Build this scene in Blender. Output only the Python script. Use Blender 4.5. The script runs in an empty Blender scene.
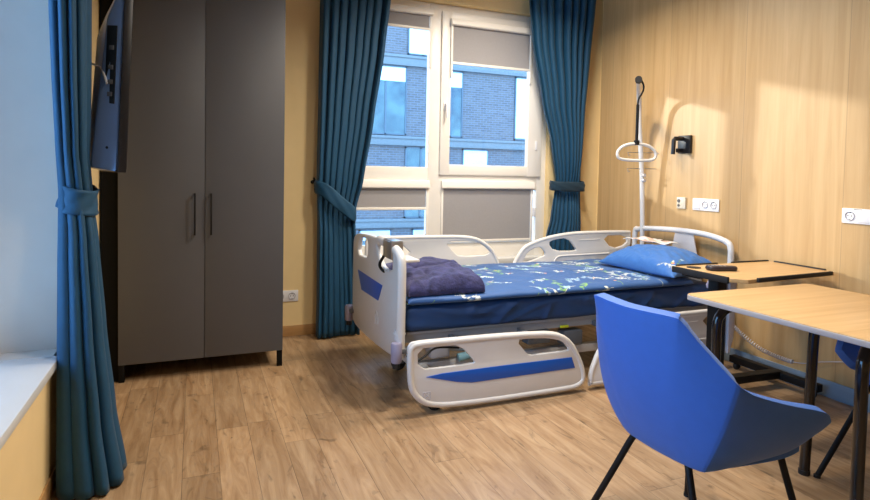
import bpy, bmesh, math, random
import numpy as np
from mathutils import Vector, Matrix, noise
random.seed(7); rng = np.random.default_rng(7)
PI = math.pi
scene = bpy.context.scene
COL = scene.collection

# ------------------------------------------------------------------ helpers
def lin(r, g, b):
    f = lambda c: (c/255/12.92) if c/255 <= .04045 else ((c/255+.055)/1.055)**2.4
    return (f(r), f(g), f(b), 1)

def new_mat(name):
    m = bpy.data.materials.new(name); m.use_nodes = True
    nt = m.node_tree; b = nt.nodes['Principled BSDF']
    return m, nt, b

def mat(name, rgb, rough=.5, metal=0, var=.06, vscale=9, bump=0, bscale=60, spec=.5, sheen=0, coat=0, stretch=(1,1,1)):
    """procedural surface: base colour varied by a noise, optional fine bump"""
    m, nt, b = new_mat(name)
    tc = nt.nodes.new('ShaderNodeTexCoord'); mp = nt.nodes.new('ShaderNodeMapping')
    mp.inputs['Scale'].default_value = stretch
    nt.links.new(tc.outputs['Object'], mp.inputs['Vector'])
    n = nt.nodes.new('ShaderNodeTexNoise'); n.inputs['Scale'].default_value = vscale; n.inputs['Detail'].default_value = 4
    nt.links.new(mp.outputs[0], n.inputs['Vector'])
    r = nt.nodes.new('ShaderNodeValToRGB'); c = lin(*rgb)
    r.color_ramp.elements[0].position = .3; r.color_ramp.elements[1].position = .7
    r.color_ramp.elements[0].color = tuple(x*(1-var) for x in c[:3])+(1,)
    r.color_ramp.elements[1].color = tuple(min(1, x*(1+var)) for x in c[:3])+(1,)
    nt.links.new(n.outputs['Fac'], r.inputs['Fac']); nt.links.new(r.outputs['Color'], b.inputs['Base Color'])
    b.inputs['Roughness'].default_value = rough; b.inputs['Metallic'].default_value = metal
    b.inputs['Specular IOR Level'].default_value = spec
    if sheen: b.inputs['Sheen Weight'].default_value = sheen; b.inputs['Sheen Roughness'].default_value = .4
    if coat: b.inputs['Coat Weight'].default_value = coat; b.inputs['Coat Roughness'].default_value = .1
    if bump:
        n2 = nt.nodes.new('ShaderNodeTexNoise'); n2.inputs['Scale'].default_value = bscale; n2.inputs['Detail'].default_value = 3
        nt.links.new(mp.outputs[0], n2.inputs['Vector'])
        bp = nt.nodes.new('ShaderNodeBump'); bp.inputs['Strength'].default_value = bump; bp.inputs['Distance'].default_value = .01
        nt.links.new(n2.outputs['Fac'], bp.inputs['Height']); nt.links.new(bp.outputs[0], b.inputs['Normal'])
    return m

def glass_mat(name, tint=(1, 1, 1)):
    m, nt, b = new_mat(name); nt.nodes.remove(b)
    out = nt.nodes['Material Output']
    t = nt.nodes.new('ShaderNodeBsdfTransparent'); t.inputs['Color'].default_value = (*tint, 1)
    g = nt.nodes.new('ShaderNodeBsdfGlossy'); g.inputs['Roughness'].default_value = .02
    fr = nt.nodes.new('ShaderNodeFresnel'); fr.inputs['IOR'].default_value = 1.35
    mx = nt.nodes.new('ShaderNodeMixShader')
    nt.links.new(fr.outputs[0], mx.inputs[0]); nt.links.new(t.outputs[0], mx.inputs[1]); nt.links.new(g.outputs[0], mx.inputs[2])
    nt.links.new(mx.outputs[0], out.inputs['Surface'])
    return m

def math_node(nt, op, a, b=None, c=None):
    n = nt.nodes.new('ShaderNodeMath'); n.operation = op
    for i, v in enumerate((a, b, c)):
        if v is None: continue
        if isinstance(v, (int, float)): n.inputs[i].default_value = v
        else: nt.links.new(v, n.inputs[i])
    return n.outputs[0]

def wloc(o):
    v = Vector((0, 0, 0))
    while o is not None: v += o.location; o = o.parent
    return v

def tag(o, label=None, cat=None, group=None, kind=None):
    if label: o['label'] = label
    if cat: o['category'] = cat
    if group: o['group'] = group
    if kind: o['kind'] = kind
    return o

def thing(name, label, cat, loc=(0, 0, 0), group=None):
    o = bpy.data.objects.new(name, None); o.empty_display_size = .05; COL.objects.link(o); o.location = loc
    return tag(o, label, cat, group)

def obj(name, bm, m, parent=None, smooth=True, label=None, angle=40):
    """link a bmesh (or mesh) given in world coordinates as one object"""
    if isinstance(bm, bpy.types.Mesh): me = bm
    else:
        bmesh.ops.recalc_face_normals(bm, faces=bm.faces[:])
        me = bpy.data.meshes.new(name); bm.to_mesh(me); bm.free()
    if parent is None:
        n = len(me.vertices); co = np.empty(n*3, dtype=np.float32); me.vertices.foreach_get('co', co); co = co.reshape(-1, 3)
        off = Vector((float((co[:, 0].min()+co[:, 0].max())/2), float((co[:, 1].min()+co[:, 1].max())/2), float(co[:, 2].min())))
    else: off = wloc(parent)
    me.transform(Matrix.Translation(-off))
    o = bpy.data.objects.new(name, me); COL.objects.link(o)
    if parent is None: o.location = off
    else: o.parent = parent
    if m is not None and not me.materials: me.materials.append(m)
    if smooth:
        me.polygons.foreach_set('use_smooth', [True]*len(me.polygons))
        try: me.set_sharp_from_angle(angle=math.radians(angle))
        except Exception: pass
    if label: o['label'] = label
    return o

def struct(name, bm, m, parent=None, **k):
    o = obj(name, bm, m, parent, **k)
    if parent is None: o['kind'] = 'structure'
    return o

def BM(): return bmesh.new()

def box(bm, x0, x1, y0, y1, z0, z1, bev=0, M=None, seg=2):
    t = bmesh.new()
    bmesh.ops.create_cube(t, size=1)
    for v in t.verts:
        v.co = Vector(((x0+x1)/2+v.co.x*(x1-x0), (y0+y1)/2+v.co.y*(y1-y0), (z0+z1)/2+v.co.z*(z1-z0)))
    if bev: bmesh.ops.bevel(t, geom=t.edges[:], offset=bev, segments=seg, affect='EDGES', profile=.5)
    if M is not None: bmesh.ops.transform(t, matrix=M, verts=t.verts[:])
    me = bpy.data.meshes.new('tmp'); t.to_mesh(me); t.free(); bm.from_mesh(me); bpy.data.meshes.remove(me)
    return bm

def catmull(P, n=8, closed=False):
    P = [Vector(p) for p in P]; out = []; L = len(P)
    rngs = range(L) if closed else range(L-1)
    for i in rngs:
        if closed: a, b, c, d = P[(i-1) % L], P[i], P[(i+1) % L], P[(i+2) % L]
        else: a, b, c, d = P[max(i-1, 0)], P[i], P[i+1], P[min(i+2, L-1)]
        for k in range(n):
            t = k/n
            out.append(.5*((2*b)+(c-a)*t+(2*a-5*b+4*c-d)*t*t+(3*b-a-3*c+d)*t**3))
    if not closed: out.append(P[-1])
    return out

def tube(bm, pts, r, seg=12, closed=False, cap=True, flat=1.0):
    """round tube along points; r a number or one per point"""
    pts = [Vector(p) for p in pts]; n = len(pts)
    R = r if isinstance(r, (list, tuple)) else [r]*n
    rings = []; up = None
    for i, p in enumerate(pts):
        if closed: d = pts[(i+1) % n]-pts[(i-1) % n]
        else: d = pts[min(i+1, n-1)]-pts[max(i-1, 0)]
        d.normalize()
        if up is None:
            up = Vector((0, 0, 1)) if abs(d.z) < .9 else Vector((1, 0, 0))
        up = (up-d*up.dot(d)); up.normalize(); s = d.cross(up)
        rings.append([bm.verts.new(p+(up*math.cos(2*PI*k/seg)+s*math.sin(2*PI*k/seg)*flat)*R[i]) for k in range(seg)])
    m = n if closed else n-1
    for i in range(m):
        a, b = rings[i], rings[(i+1) % n]
        for k in range(seg): bm.faces.new((a[k], a[(k+1) % seg], b[(k+1) % seg], b[k]))
    if cap and not closed:
        bm.faces.new(rings[0]); bm.faces.new(rings[-1])
    return bm

def lathe(bm, prof, c, seg=20, axis='Z'):
    """profile [(r, h)] turned about an axis through c"""
    rings = []
    for r, h in prof:
        ring = []
        for k in range(seg):
            a = 2*PI*k/seg; u, v = r*math.cos(a), r*math.sin(a)
            p = {'Z': (u, v, h), 'X': (h, u, v), 'Y': (u, h, v)}[axis]
            ring.append(bm.verts.new(Vector(c)+Vector(p)))
        rings.append(ring)
    for a, b in zip(rings, rings[1:]):
        for k in range(seg): bm.faces.new((a[k], a[(k+1) % seg], b[(k+1) % seg], b[k]))
    bm.faces.new(rings[0]); bm.faces.new(rings[-1])
    return bm

def chaikin(P, it=2, w=.25):
    for _ in range(it):
        Q = []
        for a, b in zip(P, P[1:]+P[:1]):
            Q.append((a[0]+(b[0]-a[0])*w, a[1]+(b[1]-a[1])*w)); Q.append((a[0]+(b[0]-a[0])*(1-w), a[1]+(b[1]-a[1])*(1-w)))
        P = Q
    return P

def plate(outline, holes, thick, bev, M, smooth_it=2, hole_it=2):
    """plate with holes: 2-D outline (u, v) extruded along w, edges rounded; M maps (u, v, w) to the world"""
    cu = bpy.data.curves.new('tmp', 'CURVE'); cu.dimensions = '2D'; cu.fill_mode = 'BOTH'
    cu.extrude = max(thick/2-bev, .0005); cu.bevel_depth = bev; cu.bevel_resolution = 2; cu.offset = -bev
    for k, P in enumerate([outline]+list(holes)):
        Q = chaikin(list(P), smooth_it if k == 0 else hole_it) if (smooth_it if k == 0 else hole_it) else list(P)
        sp = cu.splines.new('POLY'); sp.points.add(len(Q)-1); sp.use_cyclic_u = True
        for p, q in zip(sp.points, Q): p.co = (q[0], q[1], 0, 1)
    o = bpy.data.objects.new('tmp', cu); COL.objects.link(o)
    bpy.context.view_layer.update()
    dg = bpy.context.evaluated_depsgraph_get()
    me = bpy.data.meshes.new_from_object(o.evaluated_get(dg))
    bpy.data.objects.remove(o); bpy.data.curves.remove(cu)
    b = bmesh.new(); b.from_mesh(me); bmesh.ops.remove_doubles(b, verts=b.verts[:], dist=2e-5); bmesh.ops.recalc_face_normals(b, faces=b.faces[:]); b.to_mesh(me); b.free()
    me.transform(M); me.materials.clear()
    return me

def UVW(ou, ov, ow, o=(0, 0, 0)):
    M = Matrix.Identity(4)
    for i in range(3):
        M[i][0], M[i][1], M[i][2], M[i][3] = ou[i], ov[i], ow[i], o[i]
    return M
def on_y(y): return UVW((1, 0, 0), (0, 0, 1), (0, -1, 0), (0, y, 0))     # (X, Z) plate at Y
def on_x(x): return UVW((0, 1, 0), (0, 0, 1), (1, 0, 0), (x, 0, 0))      # (Y, Z) plate at X
def on_z(z): return UVW((1, 0, 0), (0, 1, 0), (0, 0, 1), (0, 0, z))

def grid_mesh(P, closed_u=False):
    """P: array (nv, nu, 3) -> bmesh sheet"""
    bm = bmesh.new(); nv, nu = P.shape[:2]
    V = [[bm.verts.new(P[j, i]) for i in range(nu)] for j in range(nv)]
    for j in range(nv-1):
        for i in range(nu if closed_u else nu-1):
            bm.faces.new((V[j][i], V[j][(i+1) % nu], V[j+1][(i+1) % nu], V[j+1][i]))
    return bm

def rrect(x0, x1, y0, y1, r, n=6):
    out = []
    for cx, cy, a0 in ((x1-r, y1-r, 0), (x0+r, y1-r, PI/2), (x0+r, y0+r, PI), (x1-r, y0+r, 1.5*PI)):
        for k in range(n+1):
            a = a0+PI/2*k/n; out.append((cx+r*math.cos(a), cy+r*math.sin(a)))
    return out

def add_mod(o, kind, **kw):
    m = o.modifiers.new(kind.lower(), kind)
    for k, v in kw.items(): setattr(m, k, v)
    return m

# ------------------------------------------------------------------ materials
M_wall = mat('cream_paint', (240, 213, 158), .7, var=.02, bump=.03, bscale=180)
M_ceil = mat('ceiling_paint', (235, 230, 220), .8, var=.02)
M_white = mat('white_paint', (214, 216, 216), .45, var=.015)
M_pvc = mat('white_window_frame', (244, 240, 232), .35, var=.015)
M_plastic = mat('grey_white_plastic', (214, 212, 208), .38, var=.02, coat=.15)
M_plastic2 = mat('light_grey_plastic', (190, 190, 196), .4, var=.02)
M_lilac = mat('lilac_grey_rubber', (150, 146, 170), .5)
M_blue = mat('blue_inlay', (0, 84, 184), .4, var=.03)
M_steel = mat('brushed_steel', (190, 190, 190), .3, metal=.9, var=.05)
M_bedmetal = mat('white_bed_metal', (215, 216, 218), .35, var=.02, coat=.2)
M_bedgrey = mat('pale_grey_bed_metal', (158, 160, 164), .4, var=.03)
M_beddark = mat('grey_bed_metal', (96, 100, 106), .45, var=.06)
M_black = mat('black_metal', (12, 12, 13), .55, var=.08, spec=.3)
M_blackgloss = mat('glossy_black_tube', (12, 12, 14), .18, var=.05, coat=.5)
M_rubber = mat('black_rubber', (20, 20, 22), .7)
M_ward = mat('graphite_laminate', (84, 86, 92), .45, var=.015, bump=.02, bscale=300)
M_wardblack = mat('black_carcass', (8, 8, 8), .7, spec=.2)
M_cur = mat('teal_velvet', (5, 66, 98), .7, var=.06, vscale=30, sheen=.06, bump=.08, bscale=400)
M_chair = mat('royal_blue_upholstery', (52, 104, 188), .62, var=.025, vscale=25, sheen=.15, bump=.05, bscale=500)
M_blind = mat('grey_blind_fabric', (168, 166, 168), .8, var=.03, vscale=80)
def _translucent(m, k):
    nt = m.node_tree; b = nt.nodes['Principled BSDF']; out = nt.nodes['Material Output']
    t = nt.nodes.new('ShaderNodeBsdfTranslucent'); t.inputs['Color'].default_value = lin(176, 168, 164)
    mx = nt.nodes.new('ShaderNodeMixShader'); mx.inputs[0].default_value = k
    nt.links.new(b.outputs[0], mx.inputs[1]); nt.links.new(t.outputs[0], mx.inputs[2]); nt.links.new(mx.outputs[0], out.inputs['Surface'])
_translucent(M_blind, .12)
M_sheet = mat('dark_blue_sheet', (20, 58, 104), .6, var=.05, vscale=8)
M_blanket = None
M_tvblack = mat('black_tv_plastic', (18, 18, 22), .4)
M_tvback = mat('skylit_tv_back', (122, 146, 186), .32, metal=.35, var=.02)  # blue tint paints the window skylight into the back's colour
M_screen = mat('tv_screen', (8, 8, 10), .12)
M_sock = mat('socket_white', (232, 232, 236), .35, var=.01)
M_insert = mat('socket_insert_shade', (184, 184, 190), .4, var=.01)  # grey stands in for shading inside the recessed socket faces
M_sockbeige = mat('socket_cream', (214, 206, 188), .4, var=.01)
M_sockhole = mat('socket_grey', (86, 86, 88), .5)
M_glass = glass_mat('window_glass', (.93, .97, 1))
M_skirt = mat('grey_blue_skirting', (128, 146, 164), .5, var=.06, stretch=(1, .2, 4))
M_paper = mat('paper', (236, 232, 226), .8, var=.02)
M_paperpink = mat('paper_pink', (226, 190, 170), .8, var=.1, vscale=30)
M_tedge = mat('grey_table_edging', (176, 170, 168), .5, var=.03)
M_coil = mat('grey_coil_cable', (196, 190, 190), .45)

def wood_nodes(nt, vec, base_d, base_l, along, scale=1.0):
    """grain: noise stretched along one axis; returns a colour output"""
    mp = nt.nodes.new('ShaderNodeMapping'); nt.links.new(vec, mp.inputs['Vector'])
    s = [22*scale]*3; s[along] = 1.1*scale; mp.inputs['Scale'].default_value = s
    n = nt.nodes.new('ShaderNodeTexNoise'); n.inputs['Scale'].default_value = 1; n.inputs['Detail'].default_value = 7; n.inputs['Roughness'].default_value = .62
    n.inputs['Distortion'].default_value = .6
    nt.links.new(mp.outputs[0], n.inputs['Vector'])
    r = nt.nodes.new('ShaderNodeValToRGB'); r.color_ramp.elements[0].position = .3; r.color_ramp.elements[1].position = .72
    r.color_ramp.elements[0].color = lin(*base_d); r.color_ramp.elements[1].color = lin(*base_l)
    nt.links.new(n.outputs['Fac'], r.inputs['Fac'])
    return r.outputs['Color'], n.outputs['Fac']

def wood_mat(name, d, l, along, rough=.45, scale=1.0, seams=None):
    m, nt, b = new_mat(name)
    tc = nt.nodes.new('ShaderNodeNewGeometry')
    col, fac = wood_nodes(nt, tc.outputs['Position'], d, l, along, scale)
    if seams:
        ax, pitch, phase, width = seams
        sx = nt.nodes.new('ShaderNodeSeparateXYZ'); nt.links.new(tc.outputs['Position'], sx.inputs[0])
        f = math_node(nt, 'FRACT', math_node(nt, 'DIVIDE', math_node(nt, 'SUBTRACT', sx.outputs[ax], phase), pitch))
        # per-board tone
        row = math_node(nt, 'FLOOR', math_node(nt, 'DIVIDE', math_node(nt, 'SUBTRACT', sx.outputs[ax], phase), pitch))
        wn = nt.nodes.new('ShaderNodeTexWhiteNoise'); wn.noise_dimensions = '1D'; nt.links.new(row, wn.inputs['W'])
        tone = math_node(nt, 'MULTIPLY_ADD', wn.outputs['Value'], .10, .95)
        sm = math_node(nt, 'GREATER_THAN', f, width/pitch)
        k = math_node(nt, 'MULTIPLY', tone, math_node(nt, 'MULTIPLY_ADD', sm, .28, .72))
        mx = nt.nodes.new('ShaderNodeMix'); mx.data_type = 'RGBA'; mx.blend_type = 'MULTIPLY'; mx.inputs[0].default_value = 1
        cb = nt.nodes.new('ShaderNodeCombineColor')
        for i in range(3): nt.links.new(k, cb.inputs[i])
        nt.links.new(col, mx.inputs[6]); nt.links.new(cb.outputs[0], mx.inputs[7]); col = mx.outputs[2]
    nt.links.new(col, b.inputs['Base Color']); b.inputs['Roughness'].default_value = rough
    return m

M_wood = wood_mat('light_oak_panel', (186, 150, 100), (206, 172, 124), 2, .42, .9, seams=(1, .68, 2.18, .004))
M_table = wood_mat('oak_laminate', (188, 150, 100), (210, 174, 124), 0, .38, 1.2)
M_tabledge = wood_mat('oak_edge', (190, 158, 122), (214, 184, 150), 0, .5, 1.2)

def floor_mat():
    m, nt, b = new_mat('oak_plank_vinyl')
    g = nt.nodes.new('ShaderNodeNewGeometry')
    s = nt.nodes.new('ShaderNodeSeparateXYZ'); nt.links.new(g.outputs['Position'], s.inputs[0])
    W, L = .1465, .92
    u = math_node(nt, 'DIVIDE', math_node(nt, 'SUBTRACT', s.outputs[0], .1-W*8), W)
    row = math_node(nt, 'FLOOR', u); fu = math_node(nt, 'FRACT', u)
    wn = nt.nodes.new('ShaderNodeTexWhiteNoise'); wn.noise_dimensions = '1D'; nt.links.new(row, wn.inputs['W'])
    v = math_node(nt, 'ADD', math_node(nt, 'DIVIDE', s.outputs[1], L), math_node(nt, 'MULTIPLY', wn.outputs['Value'], 7.3))
    cell = math_node(nt, 'FLOOR', v); fv = math_node(nt, 'FRACT', v)
    cv = nt.nodes.new('ShaderNodeCombineXYZ'); nt.links.new(row, cv.inputs[0]); nt.links.new(cell, cv.inputs[1])
    w2 = nt.nodes.new('ShaderNodeTexWhiteNoise'); w2.noise_dimensions = '3D'; nt.links.new(cv.outputs[0], w2.inputs['Vector'])
    # grain, shifted per plank
    off = nt.nodes.new('ShaderNodeVectorMath'); off.operation = 'MULTIPLY_ADD'
    nt.links.new(w2.outputs['Color'], off.inputs[0]); off.inputs[1].default_value = (9, 9, 9); nt.links.new(g.outputs['Position'], off.inputs[2])
    mp = nt.nodes.new('ShaderNodeMapping'); nt.links.new(off.outputs[0], mp.inputs['Vector']); mp.inputs['Scale'].default_value = (20, 2.2, 1)
    n = nt.nodes.new('ShaderNodeTexNoise'); n.inputs['Scale'].default_value = 1; n.inputs['Detail'].default_value = 8; n.inputs['Roughness'].default_value = .65; n.inputs['Distortion'].default_value = 1.2
    nt.links.new(mp.outputs[0], n.inputs['Vector'])
    r = nt.nodes.new('ShaderNodeValToRGB')
    e = r.color_ramp.elements; e[0].position = .25; e[0].color = lin(128, 96, 64); e[1].position = .75; e[1].color = lin(188, 160, 126)
    e2 = e.new(.5); e2.color = lin(163, 133, 100)
    nt.links.new(n.outputs['Fac'], r.inputs['Fac'])
    # knots: sparse dark blotches
    mp2 = nt.nodes.new('ShaderNodeMapping'); nt.links.new(off.outputs[0], mp2.inputs['Vector']); mp2.inputs['Scale'].default_value = (9, 4.2, 1)
    vo = nt.nodes.new('ShaderNodeTexNoise'); vo.inputs['Scale'].default_value = 1; vo.inputs['Detail'].default_value = 3; vo.inputs['Distortion'].default_value = 2.5
    nt.links.new(mp2.outputs[0], vo.inputs['Vector'])
    kn = nt.nodes.new('ShaderNodeMapRange'); kn.inputs[1].default_value = .60; kn.inputs[2].default_value = .74; kn.inputs[3].default_value = 1; kn.inputs[4].default_value = .5
    nt.links.new(vo.outputs['Fac'], kn.inputs[0])
    tone = math_node(nt, 'MULTIPLY_ADD', w2.outputs['Value'], .30, .82)
    a = math_node(nt, 'GREATER_THAN', fu, .02); c = math_node(nt, 'GREATER_THAN', fv, .0035)
    seam = math_node(nt, 'MULTIPLY_ADD', math_node(nt, 'MULTIPLY', a, c), .45, .55)
    k = math_node(nt, 'MULTIPLY', math_node(nt, 'MULTIPLY', tone, seam), kn.outputs[0])
    cb = nt.nodes.new('ShaderNodeCombineColor')
    for i in range(3): nt.links.new(k, cb.inputs[i])
    mx = nt.nodes.new('ShaderNodeMix'); mx.data_type = 'RGBA'; mx.blend_type = 'MULTIPLY'; mx.inputs[0].default_value = 1
    nt.links.new(r.outputs['Color'], mx.inputs[6]); nt.links.new(cb.outputs[0], mx.inputs[7])
    nt.links.new(mx.outputs[2], b.inputs['Base Color'])
    b.inputs['Roughness'].default_value = .42
    bp = nt.nodes.new('ShaderNodeBump'); bp.inputs['Strength'].default_value = .08; bp.inputs['Distance'].default_value = .004
    nt.links.new(n.outputs['Fac'], bp.inputs['Height']); nt.links.new(bp.outputs[0], b.inputs['Normal'])
    return m
M_floor = floor_mat()
M_coving = wood_mat('vinyl_skirting', (168, 126, 76), (196, 154, 104), 0, .5, 1.0)

def attr_mat(name, attr, rough=.65, sheen=.15, bump=.12, bscale=120):
    m, nt, b = new_mat(name)
    a = nt.nodes.new('ShaderNodeVertexColor'); a.layer_name = attr
    nt.links.new(a.outputs['Color'], b.inputs['Base Color']); b.inputs['Roughness'].default_value = rough
    b.inputs['Sheen Weight'].default_value = sheen
    tc = nt.nodes.new('ShaderNodeTexCoord'); n = nt.nodes.new('ShaderNodeTexNoise'); n.inputs['Scale'].default_value = bscale
    nt.links.new(tc.outputs['Object'], n.inputs['Vector'])
    bp = nt.nodes.new('ShaderNodeBump'); bp.inputs['Strength'].default_value = bump; bp.inputs['Distance'].default_value = .004
    nt.links.new(n.outputs['Fac'], bp.inputs['Height']); nt.links.new(bp.outputs[0], b.inputs['Normal'])
    return m

# ------------------------------------------------------------------ the room
XL, XR, YB, YF, ZC = -.515, 3.46, 4.505, -2.3, 3.0
bm = BM(); box(bm, -1.2, 3.9, YF-.1, 4.9, -.12, 0); struct('floor', bm, M_floor, smooth=False)
bm = BM(); box(bm, -1.2, 3.9, YF-.1, 4.9, ZC, ZC+.12); struct('ceiling', bm, M_ceil, smooth=False)

# window wall: opening for the window
KW = 4.56/4.505; YW = 4.56
def W(x, z): return x*KW, 1.28+(z-1.28)*KW
wx0, wz0 = W(.98, .54); wx1, wz1 = W(2.96, 2.69)
bm = BM()
box(bm, -1.2, wx0, YB, 4.75, 0, ZC); box(bm, wx1, 3.9, YB, 4.75, 0, ZC)
box(bm, wx0, wx1, YB, 4.75, 0, wz0-.05); box(bm, wx0, wx1, YB, 4.75, wz1, ZC)
struct('wall_back', bm, M_wall, smooth=False)
# right wall with the oak panelling that stops short of the corner
bm = BM(); box(bm, 3.55, 3.8, YF-.1, YB, 0, ZC); wr = struct('wall_right', bm, M_wall, smooth=False)
bm = BM(); box(bm, XR, 3.549, YF, 4.385, 0, ZC-.001, .002, seg=1); obj('oak_panelling', bm, M_wood, wr, smooth=False, label='light oak wall panelling with upright grain')
bm = BM(); box(bm, XR-.012, XR, YF, 4.385, 0, .1, .003); struct('baseboard_right', bm, M_skirt)
bm = BM(); box(bm, .54, 3.549, YB-.008, YB, 0, .081, .002); struct('baseboard_back', bm, M_coving)
# left wall with a deep window niche
NY0, NY1, NZ0, NZ1, NX = .55, 2.76, .495, 2.62, -.86
bm = BM()
box(bm, -1.0, XL, NY1, YB, 0, ZC); box(bm, -1.0, XL, YF-.1, NY0, 0, ZC)
box(bm, -1.0, XL, NY0, NY1, 0, NZ0); box(bm, -1.0, XL, NY0, NY1, NZ1, ZC)
struct('wall_left', bm, M_wall, smooth=False)
bm = BM(); box(bm, XL, XL+.008, YF, 4.4, 0, .081, .002); struct('baseboard_left', bm, M_coving)
bm = BM(); box(bm, -1.2, 3.9, YF-.1, YF, 0, ZC); struct('wall_front', bm, M_wall, smooth=False)
# niche lining + sill of the left window
bm = BM(); box(bm, NX, -.49, NY0-.02, 2.655, NZ0, .53, .004)
struct('trim_1', bm, M_white)
bm = BM(); box(bm, NX, XL+.001, NY1-.006, NY1, .53, NZ1); box(bm, NX, XL+.001, NY0, NY0+.006, .53, NZ1); box(bm, NX, XL+.001, NY0, NY1, NZ1-.006, NZ1)
box(bm, NX, XL+.001, 2.655, NY1, NZ0, .53)
struct('trim_2', bm, mat('niche_paint', (206, 198, 188), .5, var=.02), smooth=False)
bm = BM()
box(bm, NX-.06, NX, NY0, NY0+.07, .53, NZ1, .006); box(bm, NX-.06, NX, NY1-.07, NY1, .53, NZ1, .006)
box(bm, NX-.06, NX, NY0, NY1, .53, .60, .006); box(bm, NX-.06, NX, NY0, NY1, NZ1-.07, NZ1, .006); box(bm, NX-.06, NX, 1.6, 1.68, .53, NZ1, .006)
w2 = struct('window_2', bm, M_pvc)
bm = BM(); box(bm, NX-.034, NX-.030, NY0+.05, NY1-.05, .58, NZ1-.05); obj('glass_pane', bm, M_glass, w2, smooth=False)

# window 1: two columns, two rows
def wbox(bm, x0, x1, z0, z1, y0, y1, bev=.006):
    a = W(x0, z0); b = W(x1, z1); box(bm, a[0], b[0], y0, y1, a[1], b[1], bev)
bm = BM()
wbox(bm, .98, 1.06, .54, 2.69, YW, YW+.07); wbox(bm, 2.865, 2.96, .54, 2.69, YW, YW+.07)
wbox(bm, .985, 2.955, 2.60, 2.688, YW+.003, YW+.067); wbox(bm, .985, 2.955, .542, .68, YW+.003, YW+.067)
wbox(bm, 1.80, 1.935, .545, 2.685, YW-.003, YW+.064); wbox(bm, .99, 2.95, 1.14, 1.325, YW+.0015, YW+.061)
w1 = struct('window_1', bm, M_pvc)
bm = BM()
S0, S1, Z0, Z1 = 1.9, 2.897, 1.262, 2.63
for a in ((S0, 1.988, Z0, Z1), (2.752, S1, Z0, Z1)): wbox(bm, *a, YW-.022, YW+.03, .005)
for a in ((S0+.004, S1-.004, Z0+.002, 1.352), (S0+.004, S1-.004, 2.54, Z1-.002)): wbox(bm, *a, YW-.019, YW+.027, .005)
sash = obj('window_sash', bm, M_pvc, w1)
bm = BM(); wbox(bm, 1.925, 1.955, 1.80, 1.88, YW-.032, YW-.02, .004); tube(bm, [(1.94*KW, YW-.03, 1.86), (1.94*KW, YW-.055, 1.86), (1.94*KW, YW-.058, 1.85), (1.94*KW, YW-.06, 1.745)], .009)
obj('window_handle', bm, M_sock, sash)
bm = BM()
for a in ((1.05, 1.81, 1.31, 2.61), (1.97, 2.77, 1.34, 2.55), (1.05, 1.81, .67, 1.15), (1.925, 2.87, .67, 1.15)): wbox(bm, *a, YW+.026, YW+.030, 0)
obj('window_pane', bm, M_glass, w1, smooth=False)
bm = BM(); box(bm, wx0-.02, wx1+.02, YB-.07, YW+.02, .488, .54, .006); obj('window_sill', bm, M_white, w1)
bm = BM()
for a in ((2.83, .9, .98), (2.83, 1.5, 1.58)): wbox(bm, a[0], a[0]+.02, a[1], a[2], YW-.03, YW-.001, .004)
obj('window_hinge', bm, M_sock, w1)

def blind(label, x0, x1, zt, zf, zb, y, cass=.06):
    cx, cz = W((x0+x1)/2, zt)
    t = thing('roller_blind', label, 'roller blind', (cx, y, W(0, zb)[1]), 'grey roller blinds on the window')
    bm = BM(); a = W(x0-.025, zt); b = W(x1+.025, zt+cass)
    prof = [(y+.015, a[1]), (y-.028, a[1]), (y-.036, a[1]+.008), (y-.036, a[1]+.03), (y-.024, b[1]-.006), (y+.015, b[1])]
    f = [[bm.verts.new((xx, p[0], p[1])) for p in prof] for xx in (a[0], b[0])]
    bm.faces.new(f[0]); bm.faces.new(f[1])
    for i in range(len(prof)): bm.faces.new((f[0][i], f[0][(i+1) % 6], f[1][(i+1) % 6], f[1][i]))
    obj('cassette', bm, M_pvc, t)
    bm = BM(); a = W(x0, zb); b = W(x1, zf); box(bm, a[0], b[0], y-.004, y-.001, a[1], b[1]+.02)
    obj('blind_fabric', bm, M_blind, t, smooth=False)
    bm = BM(); box(bm, a[0]-.004, b[0]+.004, y-.012, y+.002, a[1]-.022, a[1], .004); obj('bottom_bar', bm, M_pvc, t)
    for s in (a[0]-.012, b[0]+.012):
        bm = BM(); box(bm, s-.010, s+.010, y-.012, y+.008, W(0, min(zb, zf-.4 if zf > 2 else .70))[1]-.03, W(0, zt)[1], .003)
        obj('guide_channel', bm, M_pvc, t)
    return t
blind('short grey roller blind drawn down a little at the top of the left window column', 1.08, 1.79, 2.575, 2.575, 2.475, YW-.002)
blind('long grey roller blind drawn a third down the opening window sash', 1.998, 2.745, 2.515, 2.515, 2.215, YW-.026)
blind('grey roller blind half down the low window pane behind the bed footboard', 1.08, 1.785, 1.147, 1.147, .99, YW-.002, .07)
blind('grey roller blind fully covering the low window pane below the sash', 1.945, 2.805, 1.147, 1.147, .705, YW-.002, .07)

# ------------------------------------------------------------------ the building across the street
M_brick = None
def brick_mat():
    m, nt, b = new_mat('grey_brown_brick')
    tc = nt.nodes.new('ShaderNodeNewGeometry'); mp = nt.nodes.new('ShaderNodeMapping'); nt.links.new(tc.outputs['Position'], mp.inputs['Vector'])
    mp.inputs['Rotation'].default_value = (PI/2, 0, 0)
    br = nt.nodes.new('ShaderNodeTexBrick'); nt.links.new(mp.outputs[0], br.inputs['Vector'])
    br.inputs['Color1'].default_value = lin(122, 106, 100); br.inputs['Color2'].default_value = lin(104, 90, 86); br.inputs['Mortar'].default_value = lin(124, 120, 124)
    br.inputs['Scale'].default_value = 1; br.inputs['Brick Width'].default_value = .26; br.inputs['Row Height'].default_value = .085; br.inputs['Mortar Size'].default_value = .012
    nt.links.new(br.outputs['Color'], b.inputs['Base Color']); b.inputs['Roughness'].default_value = .85
    return m
M_brick = brick_mat()
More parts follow.
